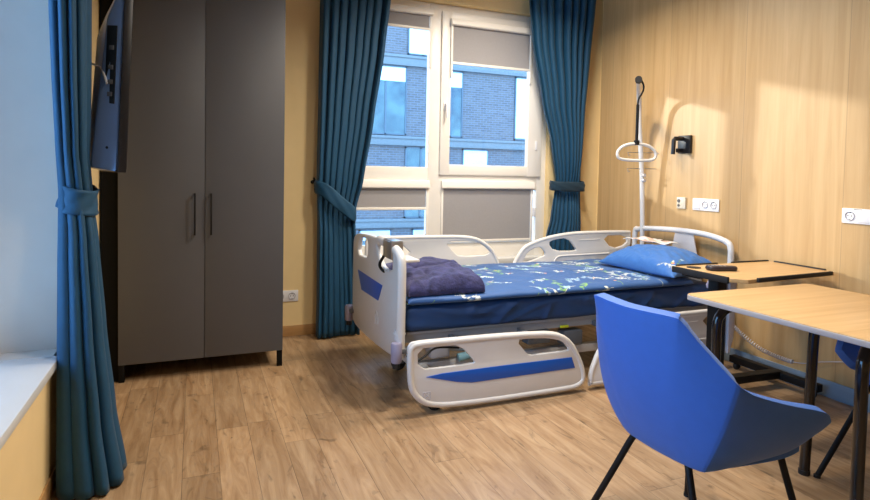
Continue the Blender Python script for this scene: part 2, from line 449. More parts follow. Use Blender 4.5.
M_ledge = mat('pale_render', (128, 122, 118), .7)
M_spandrel = mat('white_panel', (238, 240, 242), .5)
def dark_glass():
    m, nt, b = new_mat('office_glass')
    b.inputs['Base Color'].default_value = lin(92, 132, 140); b.inputs['Roughness'].default_value = .08; b.inputs['Specular IOR Level'].default_value = .9
    tc = nt.nodes.new('ShaderNodeNewGeometry'); n = nt.nodes.new('ShaderNodeTexNoise'); n.inputs['Scale'].default_value = 1.3
    nt.links.new(tc.outputs['Position'], n.inputs['Vector']); r = nt.nodes.new('ShaderNodeValToRGB')
    r.color_ramp.elements[0].color = lin(42, 62, 74); r.color_ramp.elements[1].color = lin(88, 110, 106); r.color_ramp.elements[0].position = .35; r.color_ramp.elements[1].position = .65
    nt.links.new(n.outputs['Fac'], r.inputs['Fac']); nt.links.new(r.outputs['Color'], b.inputs['Base Color'])
    return m
M_oglass = dark_glass()
bld = thing('brick_building', 'grey brick building with pale ledges and tall windows beyond the window', 'building', (8, 20.5, -4))
bm = BM(); box(bm, -3, 22, 20, 24, -4, 11); obj('brick_wall', bm, M_brick, bld, smooth=False)
for z0, z1 in ((5.12, 5.50), (2.24, 2.58), (-.74, -.42), (8.2, 8.55)):
    bm = BM(); box(bm, -3, 22, 19.86, 20, z0, z1-.1, .01); box(bm, -3, 22, 19.82, 20, z1-.1, z1, .01); obj('ledge', bm, M_ledge, bld)
def bwin(x0, x1, z0, z1, panel=None):
    bm = BM()
    for a in ((x0, x0+.05, z0, z1), (x1-.05, x1, z0, z1), (x0, x1, z0, z0+.05), (x0, x1, z1-.05, z1)): box(bm, a[0], a[1], 19.95, 20.0, a[2], a[3], 0)
    if x1-x0 > .9: box(bm, (x0+x1)/2-.03, (x0+x1)/2+.03, 19.95, 20, z0, z1 if panel is None else panel)
    f = obj('window', bm, M_beddark, bld, smooth=False)
    bm = BM(); box(bm, x0+.05, x1-.05, 19.975, 19.99, z0+.05, z1-.05); obj('pane', bm, M_oglass, f, smooth=False)
    if panel is not None:
        bm = BM(); box(bm, x0+.05, x1-.05, 19.965, 19.985, panel, z1-.05); obj('white_panel', bm, M_spandrel, f, smooth=False)
# storey seen between the two ledges
bwin(5.5, 7.1, 2.62, 5.1, 4.55); bwin(8.35, 9.36, 2.62, 5.1, 4.5); bwin(11.62, 12.5, 2.62, 5.1, 2.7); bwin(14.2, 15.8, 2.62, 5.1, 4.5); bwin(2.2, 3.7, 2.62, 5.1, 4.5)
# storey above and below, and street level
bwin(7.12, 8.3, 5.55, 8.15, 5.6); bwin(4.2, 5.5, 5.55, 8.15, 7.6); bwin(10.5, 12, 5.55, 8.15, 7.6); bwin(1, 2.5, 5.55, 8.15, 7.6)
bwin(7.08, 8.3, -.4, 2.2, None); bwin(9.39, 10.5, -.4, 2.2, 1.55); bwin(3.6, 5.2, -.4, 2.2, 1.6); bwin(12.6, 14, -.4, 2.2, 1.6)
bwin(5.4, 6.6, -3.4, -.8, -1.2); bwin(7.4, 9, -3.4, -.8, -1.2)
bm = BM(); box(bm, -40, 40, 5.2, 40, -4.2, -4.0); o = struct('ground_outside', bm, mat('street_paving', (120, 122, 126), .9), smooth=False)

# ------------------------------------------------------------------ wardrobe
w = thing('wardrobe', 'tall graphite grey two-door wardrobe with slim black handles', 'wardrobe', (.058, 4.13, 0))
YWF = 3.82
bm = BM()
box(bm, -.41, .526, YWF+.022, 4.47, .108, 2.37, .002)
obj('carcass', bm, M_ward, w)
for x0, x1, hx in ((-.415, .0555, .0), (.0585, .531, .0925)):
    bm = BM(); box(bm, x0, x1, YWF, YWF+.02, .106, 2.368, .0015); d = obj('door', bm, M_ward, w)
    bm = BM(); h0, h1 = .872, 1.128
    box(bm, hx-.005, hx+.005, YWF-.036, YWF-.026, h0, h1, .001)
    for z in (h0+.001, h1-.011): box(bm, hx-.005, hx+.005, YWF-.03, YWF+.001, z, z+.01, .001)
    obj('handle', bm, M_black, d, label='slim black bar handle')
for x in (-.415, .498):
    for y in (YWF+.006, 4.42):
        bm = BM(); box(bm, x, x+.032, y, y+.032, 0, .108, .001); obj('foot', bm, M_wardblack, w)
bm = BM(); box(bm, -.509, -.412, YWF+.035, 4.46, 0, 2.37); obj('side_filler', bm, M_wardblack, w, smooth=False)
bm = BM(); box(bm, -.38, .498, 4.40, 4.42, .0, .108); obj('back_plinth', bm, M_wardblack, w, smooth=False)

# ------------------------------------------------------------------ curtains
def interp(prof, z):
    """prof [(value, z)] sorted by falling z"""
    if z >= prof[0][1]: 
        return prof[0][0]
    for (a, za), (b, zb) in zip(prof, prof[1:]):
        if z >= zb:
            t = (z-zb)/(za-zb); t2 = t*t*(3-2*t)*.35+t*.65
            return b+(a-b)*t2
    return prof[-1][0]

def curtain(left, right, mid, amp, nf, ztop, zbot, axis, seed, nu=220, nv=70, sharp=.5, tie=None):
    """hanging cloth between two edge profiles (value along `axis`, z); folds across the other axis"""
    r = random.Random(seed); ph = [r.uniform(0, 6.28) for _ in range(6)]
    P = np.zeros((nv, nu, 3))
    for j in range(nv):
        z = ztop+(zbot-ztop)*j/(nv-1)
        a, b = interp(left, z), interp(right, z)
        gat = 1.0
        if tie: gat = 1-.62*math.exp(-((z-tie)/.16)**2)
        for i in range(nu):
            u = i/(nu-1)
            uu = u+.018*math.sin(5*u+ph[0]+z*.7)+.012*math.sin(13*u+ph[1])
            th = 2*PI*nf*uu+ph[2]+.25*math.sin(z*1.7+ph[3]+u*4)
            f = math.sin(th)+.25*math.sin(2*th+ph[4])
            f = math.copysign(abs(f)**sharp, f)
            d = amp*gat*f*(.8+.35*math.sin(7*u+ph[5]))
            s = a+(b-a)*u+ .25*amp*gat*math.cos(th)*min(1, 8*u, 8*(1-u))
            P[j, i] = (s, mid(z)+d, z) if axis == 0 else (mid(z)+d, s, z)
    return P

def band(path, h, thick, wob=.0, n=40, tilt=None):
    """strap: flat ribbon swept along a path, upright height h"""
    C = catmull(path, n=max(2, n//max(1, len(path)-1)))
    P = np.zeros((9, len(C), 3))
    for i, c in enumerate(C):
        d = (C[min(i+1, len(C)-1)]-C[max(i-1, 0)]).normalized()
        upv = Vector((0, 0, 1)); nrm = d.cross(upv).normalized(); upv = nrm.cross(d).normalized()
        for k in range(9):
            t = k/8-.5
            bulge = .006*(1-4*t*t)+.0025*math.sin(i*.8+k*1.3)
            P[k, i] = c+upv*h*t+nrm*bulge*(1)
    return P

def cur_obj(P, parent, name='drape'):
    o = obj(name, grid_mesh(P), M_cur, parent, angle=180)
    add_mod(o, 'SOLIDIFY', thickness=.004, offset=0)
    return o

# left curtain of window 1 (tied to a hook on its left)
t = thing('curtain', 'dark teal curtain tied back beside the tall wardrobe', 'curtain', (1.03, 4.36, .005), 'teal curtains')
cl = [(.87, 2.97), (.860, 1.81), (.852, 1.193), (.862, .83), (.862, .293), (.858, 0)]
cr = [(1.425, 2.97), (1.398, 2.62), (1.355, 2.231), (1.275, 1.681), (1.201, 1.212), (1.141, .94), (1.15, .666), (1.172, .272), (1.187, 0)]
P = curtain(cl, cr, lambda z: 4.37, .048, 7.5, 2.97, .012, 0, 3, tie=1.03)
cur_obj(P, t)
hp = [(.85, 4.44, 1.165), (.845, 4.36, 1.155), (.90, 4.305, 1.13), (1.0, 4.295, 1.045), (1.10, 4.30, .965), (1.14, 4.335, .94), (1.13, 4.42, .945)]
tb = obj('tie_back', grid_mesh(band(hp, .10, .004)), M_cur, t, angle=180); add_mod(tb, 'SOLIDIFY', thickness=.006, offset=0)
bm = BM(); tube(bm, [(.84, YB, 1.19), (.84, 4.45, 1.19), (.838, 4.42, 1.20), (.836, 4.415, 1.225)], .006); lathe(bm, [(.001, 0), (.014, .001), (.014, .006), (.001, .007)], (.84, 4.497, 1.19), axis='Y')
obj('hook', bm, M_black, t)
# right curtain of window 1
t = thing('curtain', 'dark teal curtain with a dark tie band beside the oak panelled wall', 'curtain', (3.05, 4.37, .005), 'teal curtains')
cl = [(2.63, 2.97), (2.645, 2.786), (2.685, 2.448), (2.802, 1.937), (2.917, 1.55), (2.975, 1.235), (2.93, .876), (2.89, .742), (2.84, .159), (2.83, 0)]
cr = [(3.40, 2.97), (3.382, 2.882), (3.335, 2.335), (3.288, 1.787), (3.25, 1.22), (3.258, .734), (3.312, .129), (3.32, 0)]
P = curtain(cl, cr, lambda z: 4.37, .05, 8.5, 2.97, .012, 0, 11, tie=1.18)
cur_obj(P, t)
M_tie = mat('dark_teal_tie', (8, 44, 62), .8, sheen=.2)
bp_ = [(2.965, 4.43, 1.19), (2.94, 4.36, 1.185), (2.99, 4.315, 1.18), (3.08, 4.30, 1.178), (3.20, 4.305, 1.178), (3.26, 4.33, 1.18), (3.285, 4.40, 1.185), (3.29, 4.46, 1.19)]
tb = obj('tie_back', grid_mesh(band(bp_, .085, .004)), M_tie, t, angle=180, label='darker tie band around the curtain'); add_mod(tb, 'SOLIDIFY', thickness=.006, offset=0)
bm = BM(); tube(bm, [(3.295, YB, 1.19), (3.295, 4.45, 1.19), (3.297, 4.43, 1.20), (3.30, 4.425, 1.22)], .006); obj('hook', bm, M_black, t)
# curtain of the left window, on the left wall
t = thing('curtain', 'teal curtain with a matching tie band beside the white window sill and the television', 'curtain', (-.43, 2.8, .005), 'teal curtains')
rl_ = [(-.2005, 2.97), (-.2005, 1.95), (-.1955, 1.55), (-.190, 1.34), (-.187, 1.16), (-.1885, 1.0), (-.191, .72), (-.192, .3), (-.188, 0)]
rr_ = [(-.146, 2.97), (-.1455, 1.95), (-.1465, 1.45), (-.1475, 1.33), (-.1425, 1.14), (-.1355, .97), (-.126, .62), (-.113, .27), (-.097, 0)]
yc_ = [(2.53, 2.97), (2.60, 1.95), (2.68, 1.40), (2.72, 1.17), (2.70, .9), (2.68, .3), (2.66, 0)]
yd_ = [(.17, 2.97), (.15, 1.6), (.085, 1.17), (.11, .9), (.15, .3), (.17, 0)]
def lc_edges():
    # gathered bundle: the cloth runs round a lobed section, so every fold is a rounded pleat
    nu, nv = 300, 90; P = np.zeros((nv, nu, 3)); r = random.Random(11); ph = [r.uniform(0, 6.28) for _ in range(8)]
    for j in range(nv):
        z = 2.97+(.012-2.97)*j/(nv-1)
        yc, yd = interp(yc_, z), interp(yd_, z)
        x0 = max(interp(rl_, z)*yc, -.502); x1 = interp(rr_, z)*yc
        cx, hx = (x0+x1)/2, (x1-x0)/2
        for i in range(nu):
            th = 2*PI*i/(nu-1)
            q = 9*th+.55*math.sin(th*2+ph[0])+.8*math.sin(th*3+ph[1])+.5*math.sin(z*1.2+ph[2]+th)
            lobe = (abs(math.sin(q/2)))**.75                      # rounded ridges, narrow valleys
            am = (.20+.10*math.sin(th*2+ph[3]+z*.6))*(1.0 if z > 1.3 or z < 1.05 else .75)
            k = 1-am*(1-lobe)
            cu_, su_ = math.cos(th), math.sin(th)
            e = (abs(cu_)**2.6+abs(su_)**2.6)**(-1/2.6)
            P[j, i] = (max(cx+hx*cu_*e*k, -.508), yc+yd*su_*e*k, z)
        P[j, nu-1] = P[j, 0]
    return P
cur_obj(lc_edges(), t)
bp_ = [(-.512, 2.88, 1.19), (-.47, 2.87, 1.17), (-.405, 2.835, 1.15), (-.372, 2.76, 1.135), (-.374, 2.68, 1.13), (-.415, 2.628, 1.135), (-.462, 2.628, 1.145), (-.500, 2.675, 1.165)]
tb = obj('tie_back', grid_mesh(band(bp_, .10, .004)), M_cur, t, angle=180); add_mod(tb, 'SOLIDIFY', thickness=.006, offset=0)

# ------------------------------------------------------------------ television on its wall arm
tv_o = Vector((-.262, 2.70, 1.255))
t = thing('television', 'flat black television on a wall arm in front of the wardrobe, seen edge on', 'television', tv_o)
yaw = math.radians(12.5); tilt = math.radians(2.2)
d_w = Vector((-math.sin(yaw), math.cos(yaw), 0)); n_s = Vector((math.cos(yaw), math.sin(yaw), 0))
d_h = (Vector((0, 0, 1))*math.cos(tilt)+n_s*math.sin(tilt)).normalized(); n_s = d_w.cross(d_h).normalized()
if n_s.x < 0: n_s = -n_s
MT = UVW(d_w, d_h, n_s, tv_o)         # (u along width from the near edge, v up, w towards the screen)
TW, TH = .74, .80
bm = BM(); box(bm, 0, TW, 0, TH, -.034, 0, .004, M=MT); pan = obj('front_panel', bm, M_tvblack, t)
bm = BM(); box(bm, .012, TW-.012, .016, TH-.012, -.001, .0015, 0, M=MT); obj('screen', bm, M_screen, pan, smooth=False)
# back shell: tapered bulge
bm = BM()
bk = [[(.004, .004, -.034), (TW-.004, .004, -.034), (TW-.004, TH-.004, -.034), (.004, TH-.004, -.034)],
      [(.062, .016, -.125), (TW-.22, .016, -.105), (TW-.22, TH*.80, -.085), (.062, TH*.80, -.085)]]
R_ = [[bm.verts.new(MT @ Vector(p)) for p in L] for L in bk]
for a, b in zip(R_, R_[1:]):
    for k in range(4): bm.faces.new((a[k], a[(k+1) % 4], b[(k+1) % 4], b[k]))
bm.faces.new(R_[1]); bm.faces.new(R_[0])
bmesh.ops.bevel(bm, geom=bm.edges[:], offset=.006, segments=2, affect='EDGES')
back = obj('back_shell', bm, M_tvback, t, angle=20)
sd = Vector((.058, .0, -.070)).normalized(); MS = MT @ UVW(sd, (0, 1, 0), sd.cross(Vector((0, 1, 0))), (.033, 0, -.067))   # the slanted near side
bm = BM(); box(bm, -.022, .022, .28, .60, -.006, .006, .002, M=MS); cp = obj('connector_recess', bm, M_tvblack, back)
for k, v in enumerate((.31, .36, .42, .50)):
    bm = BM(); box(bm, -.012, .008, v, v+.018, -.010, .010, .001, M=MS); obj('connector', bm, M_sockhole, cp)
bm = BM(); tube(bm, [MS @ Vector((0, .10, -.008)), MS @ Vector((0, .10, .008))], .006, 10); obj('screw_hole', bm, M_tvblack, back)
bm = BM(); m0 = MT @ Vector((TW*.62, TH*.45, -.095))
box(bm, XL, XL+.02, m0.y-.06, m0.y+.06, m0.z-.14, m0.z+.14, .003)
tube(bm, [(XL+.01, m0.y, m0.z), (m0.x-.01, m0.y, m0.z)], .02)
obj('wall_mount', bm, M_black, t)
bm = BM(); c0 = MT @ Vector((.03, .36, -.08)); tube(bm, catmull([c0, c0+Vector((-.03, .06, .07)), Vector((-.46, 3.1, 1.76)), Vector((-.50, 3.22, 1.80))], 6), .005, 8)
obj('aerial_cable', bm, M_coil, t, label='pale cable running to the wall')

# ------------------------------------------------------------------ bed
FX, NYb, FYb = 1.03, 2.915, 3.905      # footboard plane, near and far edge of the bed
bed = thing('hospital_bed', 'white adjustable hospital bed with blue inlays and side guards', 'hospital bed', (2.2, 3.4, 0))
# footboard
out = [(3.905, .30), (3.905, .78), (3.88, .835), (3.80, .862), (3.64, .876), (3.33, .884), (3.14, .876), (3.01, .86), (2.95, .84), (2.92, .79), (2.915, .60), (2.915, .36), (2.95, .285), (3.07, .242), (3.86, .215)]
h1 = [(3.765, .84), (3.65, .848), (3.53, .85), (3.54, .73), (3.65, .726), (3.785, .722)]
h2 = [(3.36, .85), (3.14, .838), (3.04, .80), (3.04, .722), (3.22, .716), (3.32, .77)]
fb = obj('footboard', plate(out, [h1, h2], .034, .010, on_x(FX), 2, 1), M_plastic, bed)
bl = obj('blue_inlay', plate([(3.76, .622), (3.21, .617), (3.29, .511), (3.66, .504)], [], .004, .001, on_x(FX-.018), 0), M_blue, fb, label='blue inlay')
# raised rounded rim and the near post
bm = BM(); tube(bm, catmull([(FX, 2.935, .30), (FX, 2.93, .55), (FX, 2.93, .76), (FX, 2.95, .82), (FX, 3.03, .85), (FX, 3.16, .868), (FX, 3.35, .875)], 6), [.026]*25+[.026]*11+[.02], 12)
obj('footboard_rim', bm, M_plastic, fb)
bm = BM(); tube(bm, [(FX, 2.945, .27), (FX, 2.945, .42)], .03, 14); tube(bm, [(FX, 2.945, .40), (FX, 2.945, .405)], .035, 14); tube(bm, [(FX, 2.945, .285), (FX, 2.945, .30)], .034, 14)
obj('footboard_post', bm, M_bedmetal, bed)
for y in (2.905, 3.93):
    bm = BM(); lathe(bm, [(.002, .255), (.024, .257), (.03, .265), (.031, .355), (.026, .365), (.002, .367)], (1.0, y, 0 if y < 3 else -.02)); o = obj('corner_bumper', bm, M_lilac, bed, label='lilac grey corner bumper roller')
    bm = BM(); lathe(bm, [(.002, .225), (.02, .227), (.021, .253), (.002, .255)], (1.0, y, 0 if y < 3 else -.02)); obj('bumper_bolt', bm, M_rubber, o)
    bm = BM(); box(bm, .99, 1.10, min(y, 2.96) if y < 3 else 3.86, max(y, 2.96) if y < 3 else 3.94, .30, .325, .004); obj('bumper_bracket', bm, M_beddark, o)
bm = BM(); box(bm, 1.0, 1.075, 3.025, 3.18, .79, .90, .012); box(bm, .995, 1.005, 3.05, 3.16, .885, .893, .002)
cb_ = obj('control_box', bm, M_steel, bed, label='silver bed control box hung on the footboard')
bm = BM(); tube(bm, catmull([(1.02, 3.14, .80), (1.01, 3.17, .80), (.99, 3.20, .74), (1.02, 3.18, .70), (1.06, 3.1, .72)], 5), .009, 8); obj('control_cable', bm, M_black, cb_)
bm = BM(); box(bm, 1.06, 1.17, 3.02, 3.20, .775, .79, .004); obj('control_tray', bm, M_plastic, cb_)
# emboss
bm = BM(); tube(bm, [(FX-.018, 3.35, .36), (FX-.018, 3.345, .42), (FX-.018, 3.32, .44), (FX-.018, 3.295, .42), (FX-.018, 3.29, .37)], .005, 6); obj('embossed_mark', bm, M_plastic, fb)

# lowered foot guard on the near side
GY = 2.775
lg_out = [(1.002, .359), (1.007, .39), (1.034, .408), (1.19, .407), (1.365, .405), (1.548, .403), (1.739, .396), (1.872, .387), (1.954, .366), (2.025, .316), (2.077, .231), (2.112, .151), (2.126, .089), (2.119, .054), (2.077, .030), (2.021, .025), (1.816, .023), (1.558, .023), (1.374, .026), (1.198, .034), (1.113, .052), (1.056, .091), (1.017, .144), (1.005, .213)]
lg_h1 = [(1.057, .366), (1.191, .366), (1.300, .363), (1.392, .264), (1.381, .254), (1.222, .254), (1.062, .255)]
lg_h2 = [(1.645, .358), (1.740, .357), (1.873, .346), (1.956, .322), (1.999, .28), (2.0, .262), (1.876, .262), (1.743, .262), (1.723, .27)]
_sh = lambda L: [(x+.016, z-.004) for x, z in L]
lg_out, lg_h1, lg_h2 = _sh(lg_out), _sh(lg_h1), _sh(lg_h2)
lg = obj('side_guard', plate(lg_out, [lg_h1, lg_h2], .022, .006, on_y(GY+.012), 1, 1), M_plastic, bed)
bm = BM(); rim = [(x, GY+.006, z) for x, z in chaikin(lg_out, 1)]
cx, cz = 1.576, .206
rim = [(cx+(x-cx)*.972, GY+.008, cz+(z-cz)*.91) for x, y, z in rim]
tube(bm, rim, .0165, 10, closed=True); obj('guard_rim', bm, M_plastic, lg)
obj('blue_inlay', plate(_sh([(1.105, .213), (1.194, .222), (1.553, .224), (2.02, .222), (2.045, .157), (1.555, .153), (1.371, .152), (1.282, .167)]), [], .006, .001, on_y(GY-.001), 0), M_blue, lg, label='blue inlay')
obj('embossed_badge', plate(rrect(1.106, 1.15, .086, .13, .004), [rrect(1.111, 1.145, .091, .125, .003)], .003, .0008, on_y(GY), 0, 0), M_plastic2, lg)
bm = BM(); tube(bm, [(1.114, GY-.001, .094), (1.142, GY-.001, .122)], .002, 6); tube(bm, [(1.118, GY-.001, .122), (1.142, GY-.001, .098)], .002, 6); obj('embossed_cross', bm, M_plastic2, lg)
# head guard profile
fh_out = [(2.30, .435), (2.262, .445), (2.258, .50), (2.285, .565), (2.325, .645), (2.40, .727), (2.574, .782), (2.812, .816), (3.11, .822), (3.395, .818), (3.425, .80), (3.43, .70), (3.40, .66), (3.30, .64), (3.29, .46), (3.25, .435)]
fh_A = [(2.366, .58), (2.407, .671), (2.51, .714), (2.552, .69), (2.578, .649), (2.551, .632)]
fh_B = [(2.60, .737), (2.65, .762), (2.784, .775), (2.871, .682), (2.864, .666), (2.655, .673)]
fh_C = [(3.12, .782), (3.385, .784), (3.388, .705), (3.229, .668)]
def head_guard(y, dx, dz, hid):
    T = lambda L: [(x+dx, z+dz) for x, z in L]
    g = obj('side_guard', plate(T(fh_out), [T(fh_A), T(fh_B), T(fh_C)], .024, .007, on_y(y), 1, 1), M_plastic, bed)
    bm = BM(); e = [(3.24, .447), (2.9, .447), (2.32, .447), (2.276, .46), (2.275, .51), (2.30, .575), (2.335, .64), (2.405, .715), (2.574, .770), (2.812, .804), (3.11, .810), (3.39, .806), (3.412, .79), (3.415, .70)]
    tube(bm, catmull([(x+dx, y, z+dz) for x, z in e], 5), .0165, 10); obj('guard_rim', bm, M_plastic, g)
    bm = BM(); tube(bm, catmull([(x+dx, y-.012, z+dz) for x, z in ((2.66, .585), (2.685, .62), (2.74, .63), (3.0, .633), (3.2, .635))], 4), .007, 8)
    tube(bm, [(2.89+dx, y-.012, .752+dz), (3.10+dx, y-.012, .756+dz)], .003, 6); obj('guard_moulding', bm, M_plastic, g)
    return g
head_guard(3.90, 0, 0, False)
head_guard(GY+.012, -.085, -.405, True)
# raised foot guard on the far side
fg_out = [(1.10, .50), (1.10, .79), (1.14, .822), (1.40, .823), (1.586, .82), (1.828, .815), (1.979, .79), (2.083, .724), (2.145, .634), (2.185, .53), (2.185, .50)]
fg_h = [(1.70, .777), (1.925, .773), (2.031, .742), (2.105, .662), (1.823, .660), (1.78, .686)]
fg_h2 = [(1.16, .77), (1.36, .772), (1.46, .68), (1.16, .676)]
g = obj('side_guard', plate(fg_out, [fg_h, fg_h2], .024, .007, on_y(3.90), 1, 1), M_plastic, bed)
bm = BM(); tube(bm, catmull([(x, 3.90, z) for x, z in ((1.115, .52), (1.115, .78), (1.15, .808), (1.40, .810), (1.586, .808), (1.828, .803), (1.97, .779), (2.072, .716), (2.133, .63), (2.17, .53))], 5), .0165, 10); obj('guard_rim', bm, M_plastic, g)

# headboard: a bent white tube with a tapered plate
HX = 3.39
bm = BM(); hpts = [(HX, 2.865, .36), (HX, 2.862, .70), (HX, 2.866, .80), (HX, 2.895, .838), (HX, 2.99, .862), (HX, 3.12, .876), (HX, 3.31, .880), (HX, 3.51, .872), (HX, 3.68, .86), (HX, 3.76, .845), (HX, 3.80, .80), (HX, 3.80, .36)]
tube(bm, catmull(hpts, 6), .021, 12); hb = obj('headboard_tube', bm, M_bedmetal, bed)
obj('headboard_plate', plate([(3.36, .865), (3.19, .865), (3.10, .52), (3.44, .52)], [], .012, .003, on_x(HX), 0), M_plastic2, hb)
# frame: base rails, mattress platform, lifting columns
bm = BM()
for y in (3.0, 3.78): box(bm, 1.05, 3.38, y-.02, y+.02, .335, .385, .004)
for x in (1.07, 1.75, 2.45, 3.34): box(bm, x-.02, x+.02, 3.0, 3.78, .335, .385, .004)
obj('mattress_frame', bm, M_bedgrey, bed)
bm = BM(); box(bm, 1.08, 3.34, 2.96, 3.84, .385, .40, .003); obj('mattress_platform', bm, M_bedgrey, bed)
bm = BM()
for y in (3.08, 3.72): box(bm, 1.15, 3.2, y-.025, y+.025, .135, .185, .004)
for x in (1.2, 3.12): box(bm, x-.03, x+.03, 2.84, 3.78, .135, .18, .004)
obj('base_frame', bm, M_bedmetal, bed)
for x in (1.42, 2.85):
    bm = BM(); box(bm, x-.10, x+.10, 3.30, 3.50, .18, .26, .01); box(bm, x-.05, x+.05, 3.35, 3.45, .26, .34, .006); obj('lift_column', bm, M_bedmetal, bed)
bm = BM()
tube(bm, [(1.3, 3.05, .28), (1.75, 3.08, .22)], .028, 12); box(bm, 1.24, 1.36, 3.0, 3.1, .22, .32, .012)
obj('actuator', bm, M_plastic2, bed)
bm = BM(); tube(bm, [(1.42, 3.02, .205), (1.50, 3.01, .222), (1.56, 3.0, .26)], [.026, .024, .012], 10); obj('foot_pedal', bm, mat('pale_teal_plastic', (150, 196, 200), .5), bed, label='pale teal foot pedal')
for a in ((1.86, 2.02, .25, .33), (2.12, 2.26, .22, .31)):
    bm = BM(); box(bm, a[0], a[1], 2.97, 3.05, a[2], a[3], .008); obj('motor_box', bm, M_beddark, bed)
bm = BM(); box(bm, 2.09, 2.15, 2.968, 2.975, .335, .35, .001); obj('warning_sticker', bm, mat('yellow_sticker', (206, 214, 40), .6), bed, label='small yellow sticker')
bm = BM(); tube(bm, catmull([(1.07, 2.93, .28), (1.10, 2.90, .25), (1.16, 2.91, .27), (1.25, 2.95, .30), (1.4, 2.97, .28)], 6), .006, 8); obj('bed_cable', bm, M_black, bed)
for x, y in ((1.2, 2.835), (1.22, 3.50), (3.12, 2.9), (3.12, 3.50)):
    bm = BM(); tube(bm, [(x, y, .06), (x, y, .14)], .014, 10); box(bm, x-.03, x+.03, y-.022, y-.016, .045, .085, .003); box(bm, x-.03, x+.03, y+.016, y+.022, .045, .085, .003); box(bm, x-.03, x+.03, y-.022, y+.022, .082, .09, .003)
    c = obj('castor', bm, M_beddark, bed)
    bm = BM(); lathe(bm, [(.004, -.016), (.042, -.015), (.048, -.008), (.048, .008), (.042, .015), (.004, .016)], (x, y, .048), axis='Y'); obj('castor_wheel', bm, M_rubber, c)
for x0 in (1.35, 1.8, 2.35, 3.0):
    bm = BM(); box(bm, x0-.015, x0+.015, GY+.02, 3.0, .33, .36, .004); obj('guard_arm', bm, M_beddark, bed)
# lifting pole with strap and grab handle
PX, PY = 3.385, 3.71
bm = BM()
pp = catmull([(PX, PY, .35), (PX, PY, .8), (PX-.03, PY-.005, 1.30), (PX-.075, PY-.01, 1.70), (PX-.10, PY-.03, 1.86), (PX-.16, PY-.09, 1.935), (PX-.26, PY-.20, 1.965), (PX-.395, PY-.345, 1.985)], 6)
tube(bm, pp, [.019]*len(pp), 12); pole = obj('lifting_pole', bm, M_bedmetal, bed, label='white lifting pole with hanging grab handle')
ex, ey, ez = PX-.395, PY-.345, 1.985
bm = BM(); dv = Vector((-.68, -.73, .03)); tube(bm, [Vector((ex, ey, ez))-dv*.02, Vector((ex, ey, ez))+dv*.03], .025, 14); obj('end_cap', bm, M_rubber, pole)
bm = BM(); tube(bm, catmull([(ex+.0, ey+.0, ez+.02), (ex+.035, ey-.01, ez-.03), (ex+.035, ey-.01, ez-.08), (ex+.005, ey, ez-.14), (ex, ey, ez-.2)], 5), .007, 8)
tube(bm, [(ex, ey, ez-.18), (ex, ey, ez-.44)], .011, 10); tube(bm, [(ex, ey, ez-.44), (ex, ey, ez-.475)], .02, 10)
obj('strap', bm, M_black, pole, label='black hanging strap')
bm = BM(); dirx = Vector((.924, -.383, 0)); hc = Vector((ex, ey, ez-.465))
hl = [(-.10, -.115), (-.135, -.095), (-.13, -.05), (-.08, -.012), (0, 0), (.08, -.012), (.135, -.05), (.14, -.095), (.105, -.118), (0, -.122)]
tube(bm, catmull([hc+dirx*a+Vector((0, 0, b)) for a, b in hl], 5, True), .0115, 10, closed=True); obj('grab_handle', bm, M_plastic, pole)
# thin infusion hooks on the pole
bm = BM()
for z, x1_ in ((1.475, 1), (1.345, -1)):
    a0 = Vector((PX-.05, PY, z)); e1 = a0+dirx*.20; e0 = a0-dirx*.10
    tube(bm, [e0, a0, e1], .003, 6)
    if x1_ > 0: tube(bm, [e1+dirx*(.05*math.cos(k*2*PI/14)-.02)+Vector((0, .05*math.sin(k*2*PI/14), .008*math.sin(k*2*PI/14))) for k in range(14)], .003, 6, closed=True)
    for s in (-.1, .2): tube(bm, [a0+dirx*s, a0+dirx*(s+.01)+Vector((0, 0, -.03)), a0+dirx*(s+.025)+Vector((0, 0, -.02))], .003, 6)
obj('infusion_hook', bm, M_steel, pole, label='thin wire hook bar')
# two knobs on the pole
bm = BM()
for z in (1.29, 1.25): lathe(bm, [(.001, -.04), (.014, -.04), (.014, -.018), (.001, -.018)], (PX-.03, PY-.002, z), axis='Y')
obj('pole_knob', bm, M_plastic2, pole)

# mattress
def soft_box(x0, x1, y0, y1, z0, z1, nx, ny, nz, p, amp, sc, seed):
    bm = BM(); bmesh.ops.create_cube(bm, size=2)
    bmesh.ops.subdivide_edges(bm, edges=bm.edges[:], cuts=28, use_grid_fill=True)
    c = Vector(((x0+x1)/2, (y0+y1)/2, (z0+z1)/2)); h = Vector(((x1-x0)/2, (y1-y0)/2, (z1-z0)/2)); r = .035
    for v in bm.verts:
        q = Vector((v.co.x*h.x, v.co.y*h.y, v.co.z*h.z))
        inner = Vector((max(-h.x+r, min(h.x-r, q.x)), max(-h.y+r, min(h.y-r, q.y)), max(-h.z+r, min(h.z-r, q.z))))
        d = q-inner
        if d.length > 1e-6: q = inner+d.normalized()*r
        w = noise.noise(Vector((q.x*sc+seed, q.y*sc, q.z*sc*2.2)))
        w2_ = abs(noise.noise(Vector((q.x*3.1+seed, q.y*3, q.z*9+q.x*4))))
        nrm = d.normalized() if d.length > 1e-6 else Vector((0, 0, 0))
        v.co = c+q+nrm*(amp*w-amp*.9*w2_)
    return bm
bm = BM()
